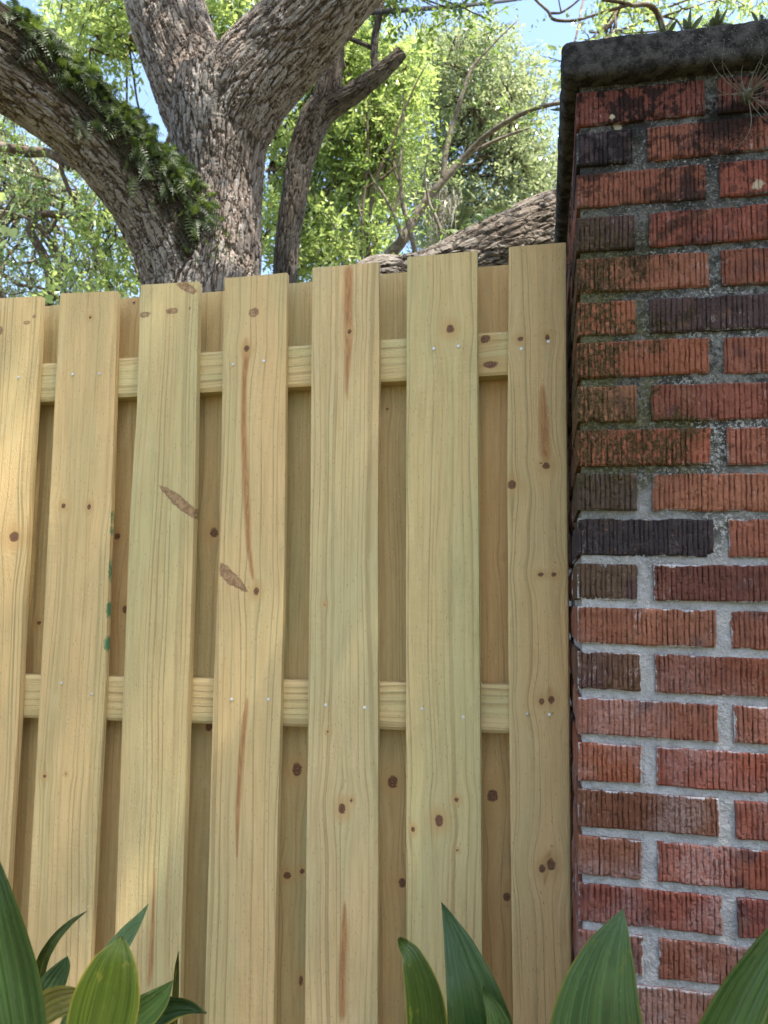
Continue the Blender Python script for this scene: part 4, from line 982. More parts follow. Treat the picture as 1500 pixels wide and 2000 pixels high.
# ------------------------------------------------------------------ the oak on the right with the long low limb
def low_limb_oak():
    b = at(2000, 1000, 5.6); b[2] = 0
    root = empty('oak_tree', b, 'oak whose thick dark low limb slopes down behind the pillar and fence', 'tree')
    mb = MB()
    tr = np.array([b + [0, 0, -.2], b + [0, 0, .8], b + [-.05, -.05, 2.0], b + [-.25, -.5, 3.4], b + [-.6, -1.6, 5.0], b + [-.9, -3.2, 6.3]])
    Q = crom(np.hstack([tr, np.array([[.52], [.42], [.38], [.30], [.22], [.13]])]), 10)
    V, F, A = bark_tube(Q[:, :3], Q[:, 3], 31, .03, 60, .03, (.06, .06, .2)); mb.add(V, F, **A)
    lm = [(2000, 520, 100, 5.5), (1700, 400, 104, 5.0), (1400, 398, 96, 4.6), (1230, 424, 86, 4.4), (1090, 456, 80, 4.28), (1000, 488, 73, 4.2), (920, 514, 62, 4.15), (850, 536, 50, 4.12), (790, 546, 44, 4.1), (735, 545, 42, 4.08), (690, 575, 38, 4.05), (600, 640, 30, 4.0), (480, 700, 20, 3.9)]
    P, r = limb(lm)
    V, F, A = bark_tube(P, r, 33, .008, 130, .017, (.05, .05, .115), lump=.05); mb.add(V, F, **A)
    o = link('trunk', mb.mesh('trunk'), M_bark2, root); o.matrix_parent_inverse = root.matrix_basis.inverted()
    # crown overhead, its shade on pillar and fence; unseen light blockers added below
    g = rng(50); cls = []; br = MB(); e = Q[-1, :3]
    veil = []  # unseen leaf layer added across the sun path, density shaped to even the light
    for i in range(1150):
        z = g.uniform(9.5, 13.0); k = z - 1.0
        x, y = g.uniform(-2.6, 1.9), g.uniform(-1.2, 1.1)
        if g.uniform() > np.interp(x, [-2.6, -1.0, -0.2, 0.1, 1.9], [.66, .72, .82, .97, 1.0]): continue
        c = np.array([x, y, 1.0]) + SD / SD[2] * k
        veil.append((c, (.30, .30, .2), 6))
        if i % 9 == 0: branch_to(br, e, c, .045, .008, 400 + i, .06, 12, 5)
    for i in range(16):
        c = e + np.array([g.uniform(-1, 3), g.uniform(-.5, 3.5), g.uniform(.8, 3.0)]); cls.append((c, (.8, .8, .5), 50)); branch_to(br, e, c, .05, .01, 460 + i, .1, 12, 6)
    far = []  # unseen leaf ring added behind the camera to block low front sky light
    for i in range(46):
        a = R_(g.uniform(-172, 2)); rr = g.uniform(5.2, 7.6); c = np.array([rr * math.cos(a), -1.2 + rr * math.sin(a), g.uniform(.9, 6.4)])
        rad = g.uniform(.9, 1.4); far.append((c, (rad, rad, rad * .8), 52))
        if i % 3 == 0: branch_to(br, e, c, .07, .02, 500 + i, .08, 12, 6)
    V, F, rnd, tw = leaf_cloud(cls + veil, 51, 0.072, .30, 9, .5)
    V2, F2, rnd2, _t = leaf_cloud(far, 52, 0.16, .6, 9, .55)
    F = np.concatenate([F, F2 + len(V)]); V = np.concatenate([V, V2]); rnd = np.concatenate([rnd, rnd2])
    o = link('crown', mesh_np('crown', V, F, dict(rnd=rnd)), M_oakleaf, root, kind='stuff'); o.matrix_parent_inverse = root.matrix_basis.inverted()  # crown mesh also holds the added veil and blocking ring
    o = link('branches', br.mesh('branches', True), M_branch, root, kind='stuff'); o.matrix_parent_inverse = root.matrix_basis.inverted()
    return P, r
LOG = low_limb_oak()

# ------------------------------------------------------------------ background trees
def gb(px, d):
    p = at(px, 1100, d); p[2] = 0; return p
def scatter(seed, region, d0, d1, n, rpx, tw):
    """clumps inside a pixel polygon given as rows (y, x0, x1)"""
    g = rng(seed); ys = [q[0] for q in region]; out = []
    for i in range(n):
        y = g.uniform(ys[0], ys[-1]); a = np.interp(y, ys, [q[1] for q in region]); b = np.interp(y, ys, [q[2] for q in region])
        out.append(cl(g.uniform(a, b), y, g.uniform(d0, d1), rpx * g.uniform(.7, 1.3), tw))
    return out
leafy_tree('broadleaf_tree', 'bright lime-green tree directly behind the slender curved trunk', gb(640, 7.6), 2.6, .12,
           scatter(1, [(60, 640, 700), (130, 600, 800), (220, 540, 800), (330, 520, 760), (430, 500, 760), (540, 520, 700)], 6.8, 8.4, 74, 46, 48) +
           [cl(720, 480, 6.6, 40, 40), cl(670, 470, 6.7, 45, 50), cl(760, 230, 7.4, 50, 40), cl(700, 300, 7.2, 50, 50)], 101, M_lime, size=.072, tw_len=.26, lr=.03)
leafy_tree('broadleaf_tree', 'tall grey-green tree against the blue sky left of the pillar cap', gb(930, 10.5), 3.0, .16,
           scatter(2, [(75, 860, 960), (130, 790, 1010), (200, 770, 1085), (300, 760, 1100), (400, 790, 1100), (470, 800, 1080)], 9.4, 11.6, 96, 44, 50) +
           [cl(1015, 150, 10, 34, 26), cl(1050, 180, 10, 36, 30), cl(905, 75, 10, 32, 24), cl(950, 80, 10.2, 30, 22)], 102, M_grey, M_branch, size=.078, tw_len=.30, lr=.035)
leafy_tree('broadleaf_tree', 'dark grey-green tree with sky gaps at the left edge behind the limb', gb(60, 9.5), 2.8, .16,
           scatter(3, [(200, -120, 30), (300, -120, 110), (380, -120, 190), (470, -100, 250), (560, -80, 270), (610, -60, 250)], 8.2, 10.5, 58, 44, 32), 103, M_grey, size=.068, tw_len=.30, lr=.05)
leafy_tree('broadleaf_tree', 'yellow-green sapling under the sloping oak limb left of the trunk', gb(210, 7.2), 2.3, .07,
           [cl(175, 360, 7.2, 30, 22), cl(205, 400, 7.1, 34, 30), cl(185, 430, 7.2, 32, 28), cl(225, 450, 7.1, 34, 32), cl(200, 490, 7.2, 40, 36), cl(240, 510, 7.2, 34, 30), cl(170, 530, 7.0, 36, 30), cl(220, 560, 7.1, 40, 36), cl(150, 470, 7.2, 22, 14), cl(120, 590, 7, 36, 20)], 104, M_lime, size=.072, tw_len=.24, lr=.02)
leafy_tree('broadleaf_tree', 'sunlit tree showing through the crotches of the forked oak', gb(330, 8.2), 3.6, .15,
           scatter(5, [(-60, 60, 260), (40, 90, 260), (130, 150, 300)], 6.8, 8.2, 16, 44, 34) + scatter(6, [(-80, 380, 560), (20, 390, 540), (100, 410, 520)], 6.8, 8.2, 14, 44, 40) + [cl(0, 250, 9, 40, 20), cl(20, 60, 9, 60, 20)], 105, M_lime, size=.08, tw_len=.26, lr=.04)
leafy_tree('broadleaf_tree', 'pale yellow-green tree showing above the pillar cap', gb(1400, 9.0), 3.5, .14,
           [cl(1210, 20, 8.6, 46, 42), cl(1200, 62, 8.5, 32, 26), cl(1245, -10, 8.7, 44, 34), cl(1185, -20, 8.5, 30, 16), cl(1330, 15, 8.8, 46, 26), cl(1400, 0, 8.8, 55, 40), cl(1455, 10, 8.9, 50, 30), cl(1480, -20, 8.9, 60, 36), cl(1300, 70, 9, 50, 30), cl(1420, 70, 9, 50, 30),
            cl(1120, 95, 6.4, 16, 4), cl(1150, 80, 6.4, 20, 5), cl(1180, 60, 6.4, 18, 4), cl(1100, 120, 6.3, 12, 3), cl(1110, 160, 6.3, 12, 2)], 106, M_lime, size=.075, tw_len=.24, lr=.03)
def bare_branch(name, label, specs, mat):
    base = gb(specs[0][0][0], specs[0][0][3])
    root = empty(name, base, label, 'tree'); mb = MB()
    for j, s in enumerate(specs):
        P, r = limb(s, 8)
        if j == 0: P = np.vstack([[base[0], base[1], -.1], P]); r = np.concatenate([[r[0] * 1.5], r])
        P = P + .006 * np.stack([fbm(P * 4 + k * 9.1, 2, k) for k in range(3)], 1); mb.tube(P, r, 8)
    o = link('trunk', mb.mesh('trunk', True), mat, root); o.matrix_parent_inverse = root.matrix_basis.inverted()
    return root
sh = bare_branch('shrubby_tree', 'thin pale-barked tree with arching bare branches above the low limb',
    [[(735, 640, 15.60, 6.2), (752, 520, 13.26, 6.2), (785, 470, 10.92, 6.2), (820, 410, 8.58, 6.2), (850, 370, 7.80, 6.2), (900, 315, 6.63, 6.2), (950, 265, 5.46, 6.1), (1000, 232, 4.68, 6.0), (1050, 210, 4.29, 5.9), (1100, 200, 3.90, 5.8)],
     [(865, 352, 6.24, 6.2), (870, 300, 5.46, 6.2), (885, 240, 4.68, 6.2), (905, 180, 3.90, 6.2), (925, 130, 3.12, 6.2), (960, 90, 1.95, 6.2), (1010, 40, 1.17, 6.2)],
     [(905, 310, 3.90, 6.2), (940, 288, 3.51, 6.2), (985, 268, 3.12, 6.2), (1035, 250, 2.34, 6.2)],
     [(812, 500, 5.46, 6.1), (798, 440, 5.46, 6.1), (785, 390, 4.68, 6.1), (780, 320, 3.12, 6.1), (790, 250, 1.95, 6.1), (784, 190, 0.78, 6.1)],
     [(785, 470, 4.68, 6.1), (770, 420, 3.90, 6.1), (745, 375, 2.73, 6.1), (728, 350, 1.72, 6.1), (716, 310, 0.78, 6.1)],
     [(865, 460, 3.90, 6.0), (850, 420, 3.51, 6.0), (838, 395, 3.12, 6.0), (830, 340, 2.03, 6.0), (838, 280, 1.40, 6.0), (826, 220, 0.62, 6.0)]], M_pale)
cls = [cl(1000, 250, 6.0, 30, 6), cl(940, 120, 6.2, 34, 8), cl(1020, 60, 6.2, 10, 2), cl(900, 190, 6.2, 30, 6), cl(1060, 215, 5.9, 20, 4), cl(785, 250, 6.0, 34, 16), cl(725, 330, 6.0, 26, 12), cl(830, 260, 5.9, 34, 16), cl(800, 380, 5.9, 26, 9), cl(870, 300, 6.0, 26, 9), cl(760, 440, 5.9, 30, 14), cl(840, 440, 5.9, 22, 8)]
V, F, rnd, tw = leaf_cloud(cls, 61, .045, .2, 7, .45); o = link('crown', mesh_np('crown', V, F, dict(rnd=rnd)), M_green, sh, kind='stuff'); o.matrix_parent_inverse = sh.matrix_basis.inverted()
dk = bare_branch('understory_tree', 'thin dark-stemmed saplings leaning between the slender trunk and the pale branches',
    [[(712, 640, 4, 6.6), (718, 520, 4, 6.6), (722, 430, 3.5, 6.6), (735, 350, 3.5, 6.6), (765, 280, 3, 6.6), (800, 190, 2, 6.6), (830, 130, 1.2, 6.6)]], M_branch)
dk['label'] = 'thin dark sapling stem leaning right beside the slender tree'
dk = bare_branch('understory_tree', '', [[(704, 640, 3.5, 6.8), (705, 500, 3.2, 6.8), (710, 400, 3, 6.8), (718, 300, 2.5, 6.8), (716, 180, 1.8, 6.8)]], M_branch)
dk['label'] = 'thin upright dark sapling stem right of the slender tree'
lb = bare_branch('broadleaf_tree', 'dark-limbed tree with crooked branches under the big limb at far left',
    [[(40, 760, 16, 8.0), (60, 640, 14, 8.0), (100, 570, 11, 8.0), (85, 500, 9, 8.0), (60, 450, 8, 8.0), (80, 420, 7, 8.0), (130, 420, 8, 8.0), (190, 425, 6, 8.0)],
     [(100, 570, 8, 8.0), (120, 520, 6, 8.0), (90, 460, 4, 8.0), (40, 420, 3, 8.0), (-20, 410, 2.5, 8.0)],
     [(-60, 285, 9, 7.6), (0, 286, 9, 7.6), (50, 297, 10, 7.6), (95, 300, 9, 7.6), (140, 330, 7, 7.6)],
     [(-30, 560, 4, 8.0), (20, 590, 4, 8.0), (60, 640, 5, 8.0)], [(95, 455, 4, 8), (110, 430, 3, 8), (125, 395, 2, 8)]], M_branch)
cls = scatter(9, [(240, -60, 20), (330, -60, 90), (450, -60, 160), (560, -40, 120)], 7.4, 8.4, 16, 40, 12)
V, F, rnd, tw = leaf_cloud(cls, 62, .05, .22, 8, .5); o = link('crown', mesh_np('crown', V, F, dict(rnd=rnd)), M_green, lb, kind='stuff'); o.matrix_parent_inverse = lb.matrix_basis.inverted()
tr_ = bare_branch('bare_twig_tree', 'leafless crooked twig against the sky beside the pillar top',
    [[(1330, 700, 12, 6.8), (1330, 300, 9, 6.8), (1290, 40, 6, 6.7), (1230, 10, 4, 6.6), (1175, 0, 3, 6.6)],
     [(1230, 10, 3.2, 6.6), (1160, 30, 2.6, 6.6), (1120, 40, 2.8, 6.6), (1082, 38, 3, 6.6), (1070, 22, 2.8, 6.6), (1050, 3, 2.5, 6.6), (1030, -20, 2, 6.6)],
     [(1076, 26, 2.4, 6.6), (1095, 25, 2.2, 6.6), (1115, 12, 2, 6.6), (1135, -5, 1.6, 6.6)], [(1096, 24, 1.6, 6.6), (1092, 5, 1.3, 6.6), (1088, -20, 1, 6.6)]], M_branch)

# ------------------------------------------------------------------ ferns on the limb, air plants, moss, vine
def frond(mb, base, d, nup, L, seed, pairs=11, wid=.2):
    g = rng(seed); d = nrm(np.asarray(d)); side = nrm(np.cross(d, nup)); nup = np.cross(side, d)
    t = np.linspace(0, 1, pairs + 2)
    P = base + d * (L * t)[:, None] - np.array([0, 0, 1]) * (L * .45 * t ** 2)[:, None] + nup * (L * .12 * np.sin(t * 3))[:, None]
    rv = g.uniform(0, 1) * .8 + .05
    V = []; F = []; n = 0
    for k in range(1, pairs + 1):
        w = L * wid * math.sin(min(1, k / pairs * .92 + .12) * math.pi) ** .6 + L * .02
        tt = nrm(P[k + 1] - P[k - 1]); hw = L / pairs * .36
        for s in (-1, 1):
            e = P[k] + side * s * w + tt * hw * .8 - nup * w * .25
            V += [P[k] - tt * hw, P[k] + tt * hw, e + tt * hw * .35, e - tt * hw * .35]; F.append([n, n + 1, n + 2, n + 3] if s < 0 else [n + 3, n + 2, n + 1, n]); n += 4
    mb.add(np.array(V), np.array(F), rnd=np.full(len(V), rv))
    a = P - side * L * .008; b = P + side * L * .008; m_ = len(P); k = np.arange(m_ - 1)
    mb.add(np.vstack([a, b]), np.stack([k, k + 1, m_ + k + 1, m_ + k], 1), rnd=np.full(2 * m_, .3))
def limb_ferns():
    P, r = OAK[1]; g = rng(70); mb = MB(); soil = MB(); T = nrm(np.gradient(P, axis=0))
    pxs = np.array([[750 + FPX * ((q - CAM) @ RT) / ((q - CAM) @ FW), 1000 - FPX * ((q - CAM) @ UP) / ((q - CAM) @ FW)] for q in P])
    ok = [i for i in range(len(P)) if -10 < pxs[i, 0] < 372]
    for i_ in range(1150):
        f_ = g.uniform(0, 1); i = ok[int(f_ * (len(ok) - 1))]
        ur = UP * .62 + RT * .78; ur = nrm(ur - T[i] * (ur @ T[i])); toc = nrm(-FW - T[i] * (-FW @ T[i]))
        a = R_(g.uniform(-30, 30) + abs(g.normal()) * (24 if pxs[i, 0] > 40 else 12)); nd = nrm(ur * math.cos(a) + toc * math.sin(a))
        b = P[i] + nd * r[i] * 0.99 + T[i] * g.uniform(-.06, .06)
        d = nd * g.uniform(.4, 1.0) + nrm(g.normal(size=3)) * 1.1 + np.array([0, 0, -.3]) + toc * .3
        frond(mb, b, d, nrm(nd + g.normal(size=3) * .3 + toc * .4), g.uniform(.05, .13), 700 + i_, 9, .26)
    link('resurrection_fern', mb.mesh('resurrection_fern'), M_fern, label='green ferns carpeting the top of the left sloping oak limb', cat='fern', kind='stuff')
limb_ferns()
def log_ferns():
    P, r = LOG; g = rng(75)
    spots = [((925, 430), 'feathery pale fern clump on the low limb, the left one of two', .17, 16), ((985, 410), 'yellow-green fern clump on the low limb beside the pillar, the right one', .14, 14)]
    for (px, py), lab, L, n in spots:
        mb = MB()
        for k in range(n):
            b = at(px + g.uniform(-32, 32), py + g.uniform(20, 34), 4.22 + g.uniform(-.05, .05))
            d = UP * g.uniform(.5, 1) + RT * g.uniform(-1, 1) - FW * g.uniform(-.5, .7); frond(mb, b, d, nrm(-FW + UP * .3 + g.normal(size=3) * .6), L * g.uniform(.6, 1.2), 780 + k + px, 15, .13)
        link('fern_clump', mb.mesh('fern_clump'), M_fern2, label=lab, cat='fern', group='ferns on the low limb')
log_ferns()
def airplant(b, n, L, seed, label, out):
    g = rng(seed); mb = MB()
    for k in range(n):
        d = nrm(g.normal(size=3) + out * .7); c = nrm(g.normal(size=3)); t = np.linspace(0, 1, 12)[:, None]; l = L * g.uniform(.6, 1.15)
        w_ = g.uniform(.5, 2.3); P = b + d * l * np.sin(t * w_) / w_ * 1.4 + c * l * (1 - np.cos(t * w_)) / w_ * .9 + nrm(np.cross(d, c)) * l * .2 * np.sin(t * 4) * t
        dist = (P - b) @ out; P = P + out * np.clip(.003 - dist, 0, None)[:, None]
        mb.tube(P, np.linspace(.0010, .0002, 12), 5)
    mb.tube(np.array([b - out * .01, b + out * .006, b + out * .016]), [.009, .008, .003], 7)
    link('air_plant', mb.mesh('air_plant', True), M_air, label=label, cat='air plant', group='wiry air plants')
airplant(pil(.262, -.008, 1.945), 26, .075, 81, 'wiry grey air plant clinging to the brick under the cap', np.array([0, -1., 0.1]))
_P, _r = OAK[1]; _q = at(275, 265, 4.0)
_i = int(np.argmin([np.hypot(*(np.array([750 + FPX * ((q - CAM) @ RT) / ((q - CAM) @ FW), 1000 - FPX * ((q - CAM) @ UP) / ((q - CAM) @ FW)]) - [255, 320])) for q in _P]))
_nd = nrm(UP * .55 + RT * .35 - FW * .75)
airplant(_P[_i] + _nd * _r[_i], 26, .17, 82, 'wiry air plant among ferns on the left oak limb', _nd)
def moss(px, py, d, w, L, n, seed, label):
    g = rng(seed); mb = MB()
    for k in range(n):
        x = g.normal() * w * .5; b = at(px + x, py + g.uniform(-8, 8), d + g.uniform(-.3, .3)); l = L * g.uniform(.35, 1.1) * math.exp(-(x / w) ** 2)
        t = np.linspace(0, 1, 7)[:, None]; P = b + np.array([0, 0, -1.0]) * l * t + np.stack([fbm(np.hstack([t * 3, t * 0 + k, t * 0 + q]), 2, seed) for q in range(3)], 1) * l * .22
        mb.tube(P, np.linspace(.011, .003, 7), 3)
    link('spanish_moss', mb.mesh('spanish_moss'), M_moss, label=label, cat='moss', group='hanging moss')
moss(758, 345, 8.8, 36, .62, 110, 91, 'grey hanging moss just left of the pale forking branches')
moss(858, 378, 9.0, 38, .60, 130, 92, 'grey hanging moss between the pale branches and the low limb')
moss(700, 335, 8.6, 16, .4, 40, 93, 'thin strands of hanging moss behind the dark sapling stems')
def vine():
    b = at(-60, 1100, 5.6); b[2] = 0; root = empty('vine', b, 'bright broad-leaved vine at the left edge above the fence', 'vine'); mb = MB(); g = rng(95)
    P = np.vstack([b, [at(x, y, 5.6) for x, y in ((-50, 700), (-30, 560), (-20, 470), (10, 410), (30, 380))]]); mb.tube(crom(P, 6), .006, 6)
    P2 = np.array([at(x, y, 5.6) for x, y in ((-30, 560), (20, 575), (60, 570), (100, 590))]); mb.tube(crom(P2, 6), .004, 5)
    o = link('stem', mb.mesh('stem'), M_branch, root); o.matrix_parent_inverse = root.matrix_basis.inverted()
    for (x, y, s) in [(5, 385, 20), (28, 400, 18), (14, 420, 19), (38, 415, 13), (2, 445, 18), (22, 450, 20), (-8, 410, 20), (10, 475, 15), (50, 590, 17), (62, 572, 14), (100, 585, 15), (40, 500, 16), (-5, 500, 18), (112, 560, 12)]:
        c = at(x, y, 5.6 + g.uniform(-.15, .15)); s_ = s * 5.6 / FPX; n = nrm(-FW * .7 + UP * .6 + g.normal(size=3) * .45); ax = nrm(np.cross(n, nrm(g.normal(size=3)))); ax = nrm(ax - UP * .5); w = np.cross(n, ax)
        out = np.array([(-.1, .0), (-.32, .30), (-.22, .62), (.15, .72), (.55, .5), (1.05, 0), (.55, -.5), (.15, -.72), (-.22, -.62), (-.32, -.3)])
        V = np.vstack([c + .2 * ax * s_, [c + ax * s_ * a_ + w * s_ * b_ * .8 + n * s_ * .15 * abs(b_) for a_, b_ in out]]); F = np.array([[0, 1 + k, 1 + (k + 1) % 10] for k in range(10)])
        o = link('leaf', mesh_np('leaf', V, F, dict(rnd=np.full(11, g.uniform(.45, .9)))), M_lime, root); o.matrix_parent_inverse = root.matrix_basis.inverted()
vine()
def cable():
    A_ = at(690, 26, 4.42); B_ = at(950, -3, 8.0); dv = B_ - A_; t = np.linspace(0, 3.2, 40)[:, None]
    P = A_ + dv * t - np.array([0, 0, 1.0]) * (.10 * t * (3.2 - t) * .25)
    mb = MB(); mb.tube(P, .017, 10)
    link('overhead_cable', mb.mesh('overhead_cable', True), M_cable, label='black overhead cable leaving the right oak limb', cat='cable')
cable()

# ------------------------------------------------------------------ weeds on the pillar cap
def weed(u, y, items, label, seed):
    """items: ('leaf', dx, dz, L, w, ang, rnd) or ('frond', ang, L)"""
    g = rng(seed); b = pil(u, y, 2.066); root = empty('cap_weed', b, label, 'weed', 'weeds growing on the cap')
    for it in items:
        mb = MB()
        if it[0] == 'frond':
            d = UP * math.cos(it[1]) + RT * math.sin(it[1]) - FW * g.uniform(-.3, .5); frond(mb, b, d, nrm(-FW + g.normal(size=3) * .4), it[2], seed * 9 + int(it[2] * 1000), 9, .17); nm = 'frond'
        else:
            _, ang, L, w, rv = it; d = nrm(UP * math.cos(ang) + RT * math.sin(ang) - FW * g.uniform(-.2, .4)); n_ = nrm(-FW + g.normal(size=3) * .4); s = nrm(np.cross(d, n_)); n_ = np.cross(s, d)
            t = np.linspace(0, 1, 8); prof = np.where(t < .25, .06, np.sin(np.clip((t - .25) / .75, 0, 1) ** .8 * math.pi) ** .8) * w + .0006
            c = b + d * (L * t)[:, None] + n_ * (L * .15 * t ** 2)[:, None]
            V = np.concatenate([c - s * prof[:, None] + n_ * prof[:, None] * .3, c, c + s * prof[:, None] + n_ * prof[:, None] * .3]); k = np.arange(7)
            mb.add(V, np.concatenate([np.stack([k, k + 8, k + 9, k + 1], 1), np.stack([k + 8, k + 16, k + 17, k + 9], 1)]), rnd=np.full(24, rv)); nm = 'leaf'
        o = link(nm, mb.mesh(nm), M_weed, root); o.matrix_parent_inverse = root.matrix_basis.inverted()
def tuft(seed, nf, nl, L, spread=.9):
    g = rng(seed); out = []
    for k in range(nf): out.append(('frond', g.uniform(-spread, spread), L * g.uniform(.6, 1.1)))
    for k in range(nl): out.append(('leaf', g.uniform(-spread, spread) * 1.2, L * g.uniform(.5, 1.1), L * g.uniform(.06, .12), g.uniform(0, .7)))
    return out
weed(.105, .0, tuft(1, 1, 6, .018), 'small narrow purple-leaved weed, leftmost on the cap', 1)
weed(.142, .0, tuft(2, 10, 4, .030, 1.2), 'leafy green tuft second from the left on the cap', 2)
weed(.178, .0, tuft(3, 7, 4, .040, 1.0), 'tall dark purple sprig in the middle of the cap', 3)
weed(.218, .0, tuft(4, 14, 5, .038, 1.2), 'largest bushy tuft of weed on the cap', 4)
weed(.288, .0, tuft(5, 7, 4, .028, 1.1), 'dark broad-leaved weed at the right end of the cap', 5)
weed(-.016, .16, tuft(6, 0, 7, .030, 1.6), 'small curled weed on the left side edge of the cap', 6)

# ------------------------------------------------------------------ strap-leaved plants in front
def blade(root, pts, col, yel, seed, fold=.25, tilt=0.0, stalk=True):
    """pts: (px, py, half-width px, depth) from the low end to the tip; runs on down to the ground as a stalk"""
    P = np.array([at(x, y, d) for x, y, h, d in pts]); hw = np.array([h * d / FPX for x, y, h, d in pts])
    if stalk:
        b = P[0]; rb = np.array(root.location)
        dn = np.array([b * .55 + rb * .45, b * .22 + rb * .78, rb + rng(seed).normal(size=3) * [.03, .03, 0]]); dn[0][2] = b[2] * .66; dn[1][2] = b[2] * .3; dn[2][2] = -.02
        P = np.vstack([dn[::-1], P]); hw = np.concatenate([[.005, .007, max(.016, hw[0] * .6)], hw])
    Q = crom(np.hstack([P, hw[:, None]]), 10); n = len(Q); T = nrm(np.gradient(Q[:, :3], axis=0))
    wv = nrm(np.cross(T, -FW)); nv = np.cross(wv, T)
    if tilt: wv2 = wv * math.cos(tilt) + nv * math.sin(tilt); nv = np.cross(wv2, T); wv = wv2
    m = 45; u = np.linspace(-1, 1, m); h = np.clip(Q[:, 3], .0004, None)
    wavy = .0022 * np.sin(np.linspace(0, 9, n) + seed)[:, None] * np.abs(u)[None] ** 2
    h = h * (1 + .025 * fbm(np.stack([np.linspace(0, 14, n), np.full(n, seed * 1.7), np.zeros(n)], 1), 3, 5))
    wavy = wavy + (.0005 * np.cos(u * 17 + .4 * np.sin(seed + u * 7)) + .0003 * np.cos(u * 47 + seed))[None] * np.clip(h / .02, .1, 1)[:, None]
    V = Q[:, None, :3] + wv[:, None] * (h[:, None] * u[None])[..., None] + nv[:, None] * (-h[:, None] * fold * (1 - np.abs(u)[None] ** 1.4) + wavy)[..., None]
    vv = np.linspace(0, 1, n)
    A = np.stack([np.repeat(u[None], n, 0), np.repeat(vv[:, None], m, 1), np.full((n, m), seed * .137)], -1).reshape(-1, 3)
    V = V.reshape(-1, 3); F = grid_faces(m, n)
    back = V - np.repeat(nv, m, 0) * .0006
    me = mesh_np('leaf', np.vstack([V, back]), [F, F[:, ::-1] + len(V)], dict(blade=np.vstack([A, A])), True)
    o = link('leaf', me, M_blade, root); o.matrix_parent_inverse = root.matrix_basis.inverted(); o.color = tuple(col) + (yel,)
    return o
DKG, MDG, BLG, YLG = (.046, .104, .026), (.082, .155, .036), (.084, .155, .064), (.12, .17, .018)
pl1 = empty('strap_leaf_plant', tuple(at(120, 2600, .98) * [1, 1, 0]), 'clump of broad strap leaves with yellowed edges at lower left', 'plant', 'strap-leaved plants before the fence')
pl2 = empty('strap_leaf_plant', tuple(at(900, 2600, 1.02) * [1, 1, 0]), 'clump of pointed dark green strap leaves at the fence foot, middle of the picture', 'plant', 'strap-leaved plants before the fence')
pl3 = empty('strap_leaf_plant', tuple(at(1250, 2600, .92) * [1, 1, 0]), 'clump of broad green strap leaves in front of the brick pillar', 'plant', 'strap-leaved plants before the fence')
blade(pl1, [(60, 2250, 52, .78), (42, 2050, 62, .78), (20, 1900, 66, .79), (-8, 1760, 48, .80), (-30, 1660, 24, .82), (-48, 1600, 2, .84)], DKG, .25, 1, .3, .25)
blade(pl1, [(60, 2050, 10, 1.06), (78, 1900, 12, 1.06), (100, 1845, 10, 1.06), (135, 1805, 6, 1.07), (170, 1780, .6, 1.08)], (.045, .07, .014), .9, 2, .5)
blade(pl1, [(20, 2150, 30, .98), (50, 2020, 34, .98), (95, 1935, 28, 1.0), (122, 1890, 14, 1.0), (131, 1868, .6, 1.0)], BLG, .2, 3, .3)
blade(pl1, [(90, 2200, 26, 1.06), (140, 2020, 30, 1.06), (190, 1910, 26, 1.08), (240, 1835, 18, 1.1), (270, 1795, 9, 1.11), (290, 1766, .6, 1.12)], BLG, .2, 4, .35, .3)
blade(pl1, [(150, 2300, 50, .86), (180, 2080, 62, .86), (205, 1960, 66, .87), (222, 1885, 46, .88), (231, 1850, 22, .89), (235, 1828, 1.5, .90)], (.115, .175, .022), 1.0, 5, .28)  # yellow-green leaf, colour raised to stand in for sunlight on it
blade(pl1, [(10, 2120, 26, .92), (40, 2010, 30, .92), (90, 1968, 30, .90), (130, 1950, 26, .88), (165, 1938, 3, .88)], (.30, .28, .07), 1.0, 6, .15, .2)
blade(pl1, [(150, 2180, 40, .93), (210, 2040, 42, .94), (270, 1985, 34, .95), (310, 1950, 22, .96), (338, 1915, .6, .97)], MDG, .35, 7, .3)
blade(pl1, [(170, 2150, 34, 1.0), (250, 2010, 36, 1.0), (310, 1975, 34, 1.0), (360, 1968, 20, 1.0), (403, 1981, .8, 1.0)], (.028, .075, .018), .8, 8, .35, -.2)
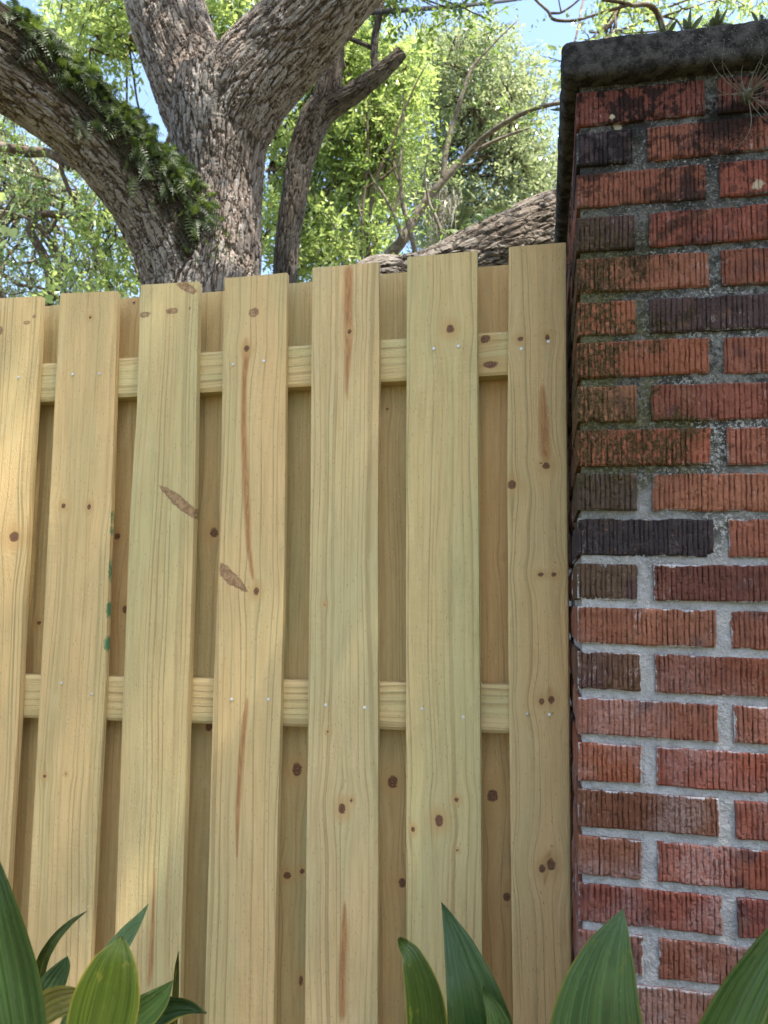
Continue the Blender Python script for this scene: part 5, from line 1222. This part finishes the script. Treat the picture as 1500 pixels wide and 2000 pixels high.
blade(pl1, [(-60, 2150, 30, .9), (-20, 2020, 40, .9), (5, 1960, 30, .9), (18, 1945, 3, .9)], (.16, .22, .03), .6, 9, .2)  # brighter leaf: a sunlit patch put into its colour
blade(pl1, [(-30, 2200, 36, .95), (20, 2080, 44, .95), (55, 2000, 34, .95), (75, 1955, 16, .95), (84, 1925, .6, .95)], MDG, .3, 16, .3, .2)
blade(pl1, [(230, 2200, 30, 1.08), (262, 2060, 34, 1.08), (262, 1985, 24, 1.08), (255, 1945, 10, 1.08), (250, 1925, .6, 1.08)], BLG, .3, 17, .3)
blade(pl1, [(320, 2150, 7, 1.12), (338, 2000, 8, 1.12), (345, 1900, 5, 1.12), (349, 1858, .5, 1.12)], (.07, .08, .02), .9, 18, .4)
blade(pl2, [(830, 2250, 36, 1.02), (838, 2080, 42, 1.02), (830, 1960, 38, 1.03), (808, 1880, 24, 1.04), (790, 1848, 13, 1.05), (780, 1832, 4, 1.05)], (.060, .115, .018), .8, 10, .3)
blade(pl2, [(930, 2300, 48, 1.0), (945, 2080, 66, 1.0), (930, 1970, 58, 1.0), (903, 1870, 36, 1.02), (878, 1800, 14, 1.04), (862, 1762, .6, 1.05)], (.036, .092, .026), .1, 11, .32, -.15)
blade(pl2, [(960, 2200, 26, .95), (985, 2080, 32, .95), (970, 1990, 20, .96), (950, 1945, 7, .97), (944, 1925, .6, .97)], MDG, .1, 12, .3)
blade(pl3, [(1165, 2350, 80, .84), (1165, 2130, 104, .84), (1168, 1980, 88, .84), (1185, 1880, 58, .85), (1205, 1815, 26, .86), (1218, 1775, .6, .87)], (.075, .15, .058), .35, 13, .22)
blade(pl3, [(1330, 2400, 60, .76), (1385, 2120, 72, .76), (1440, 1975, 66, .77), (1500, 1865, 46, .78), (1545, 1790, 20, .79), (1570, 1745, .6, .8)], DKG, .3, 14, .25, -.2)
blade(pl3, [(1480, 2400, 50, .84), (1500, 2100, 60, .84), (1540, 1950, 50, .84), (1600, 1830, 20, .85), (1620, 1790, .6, .86)], MDG, .2, 15, .25)
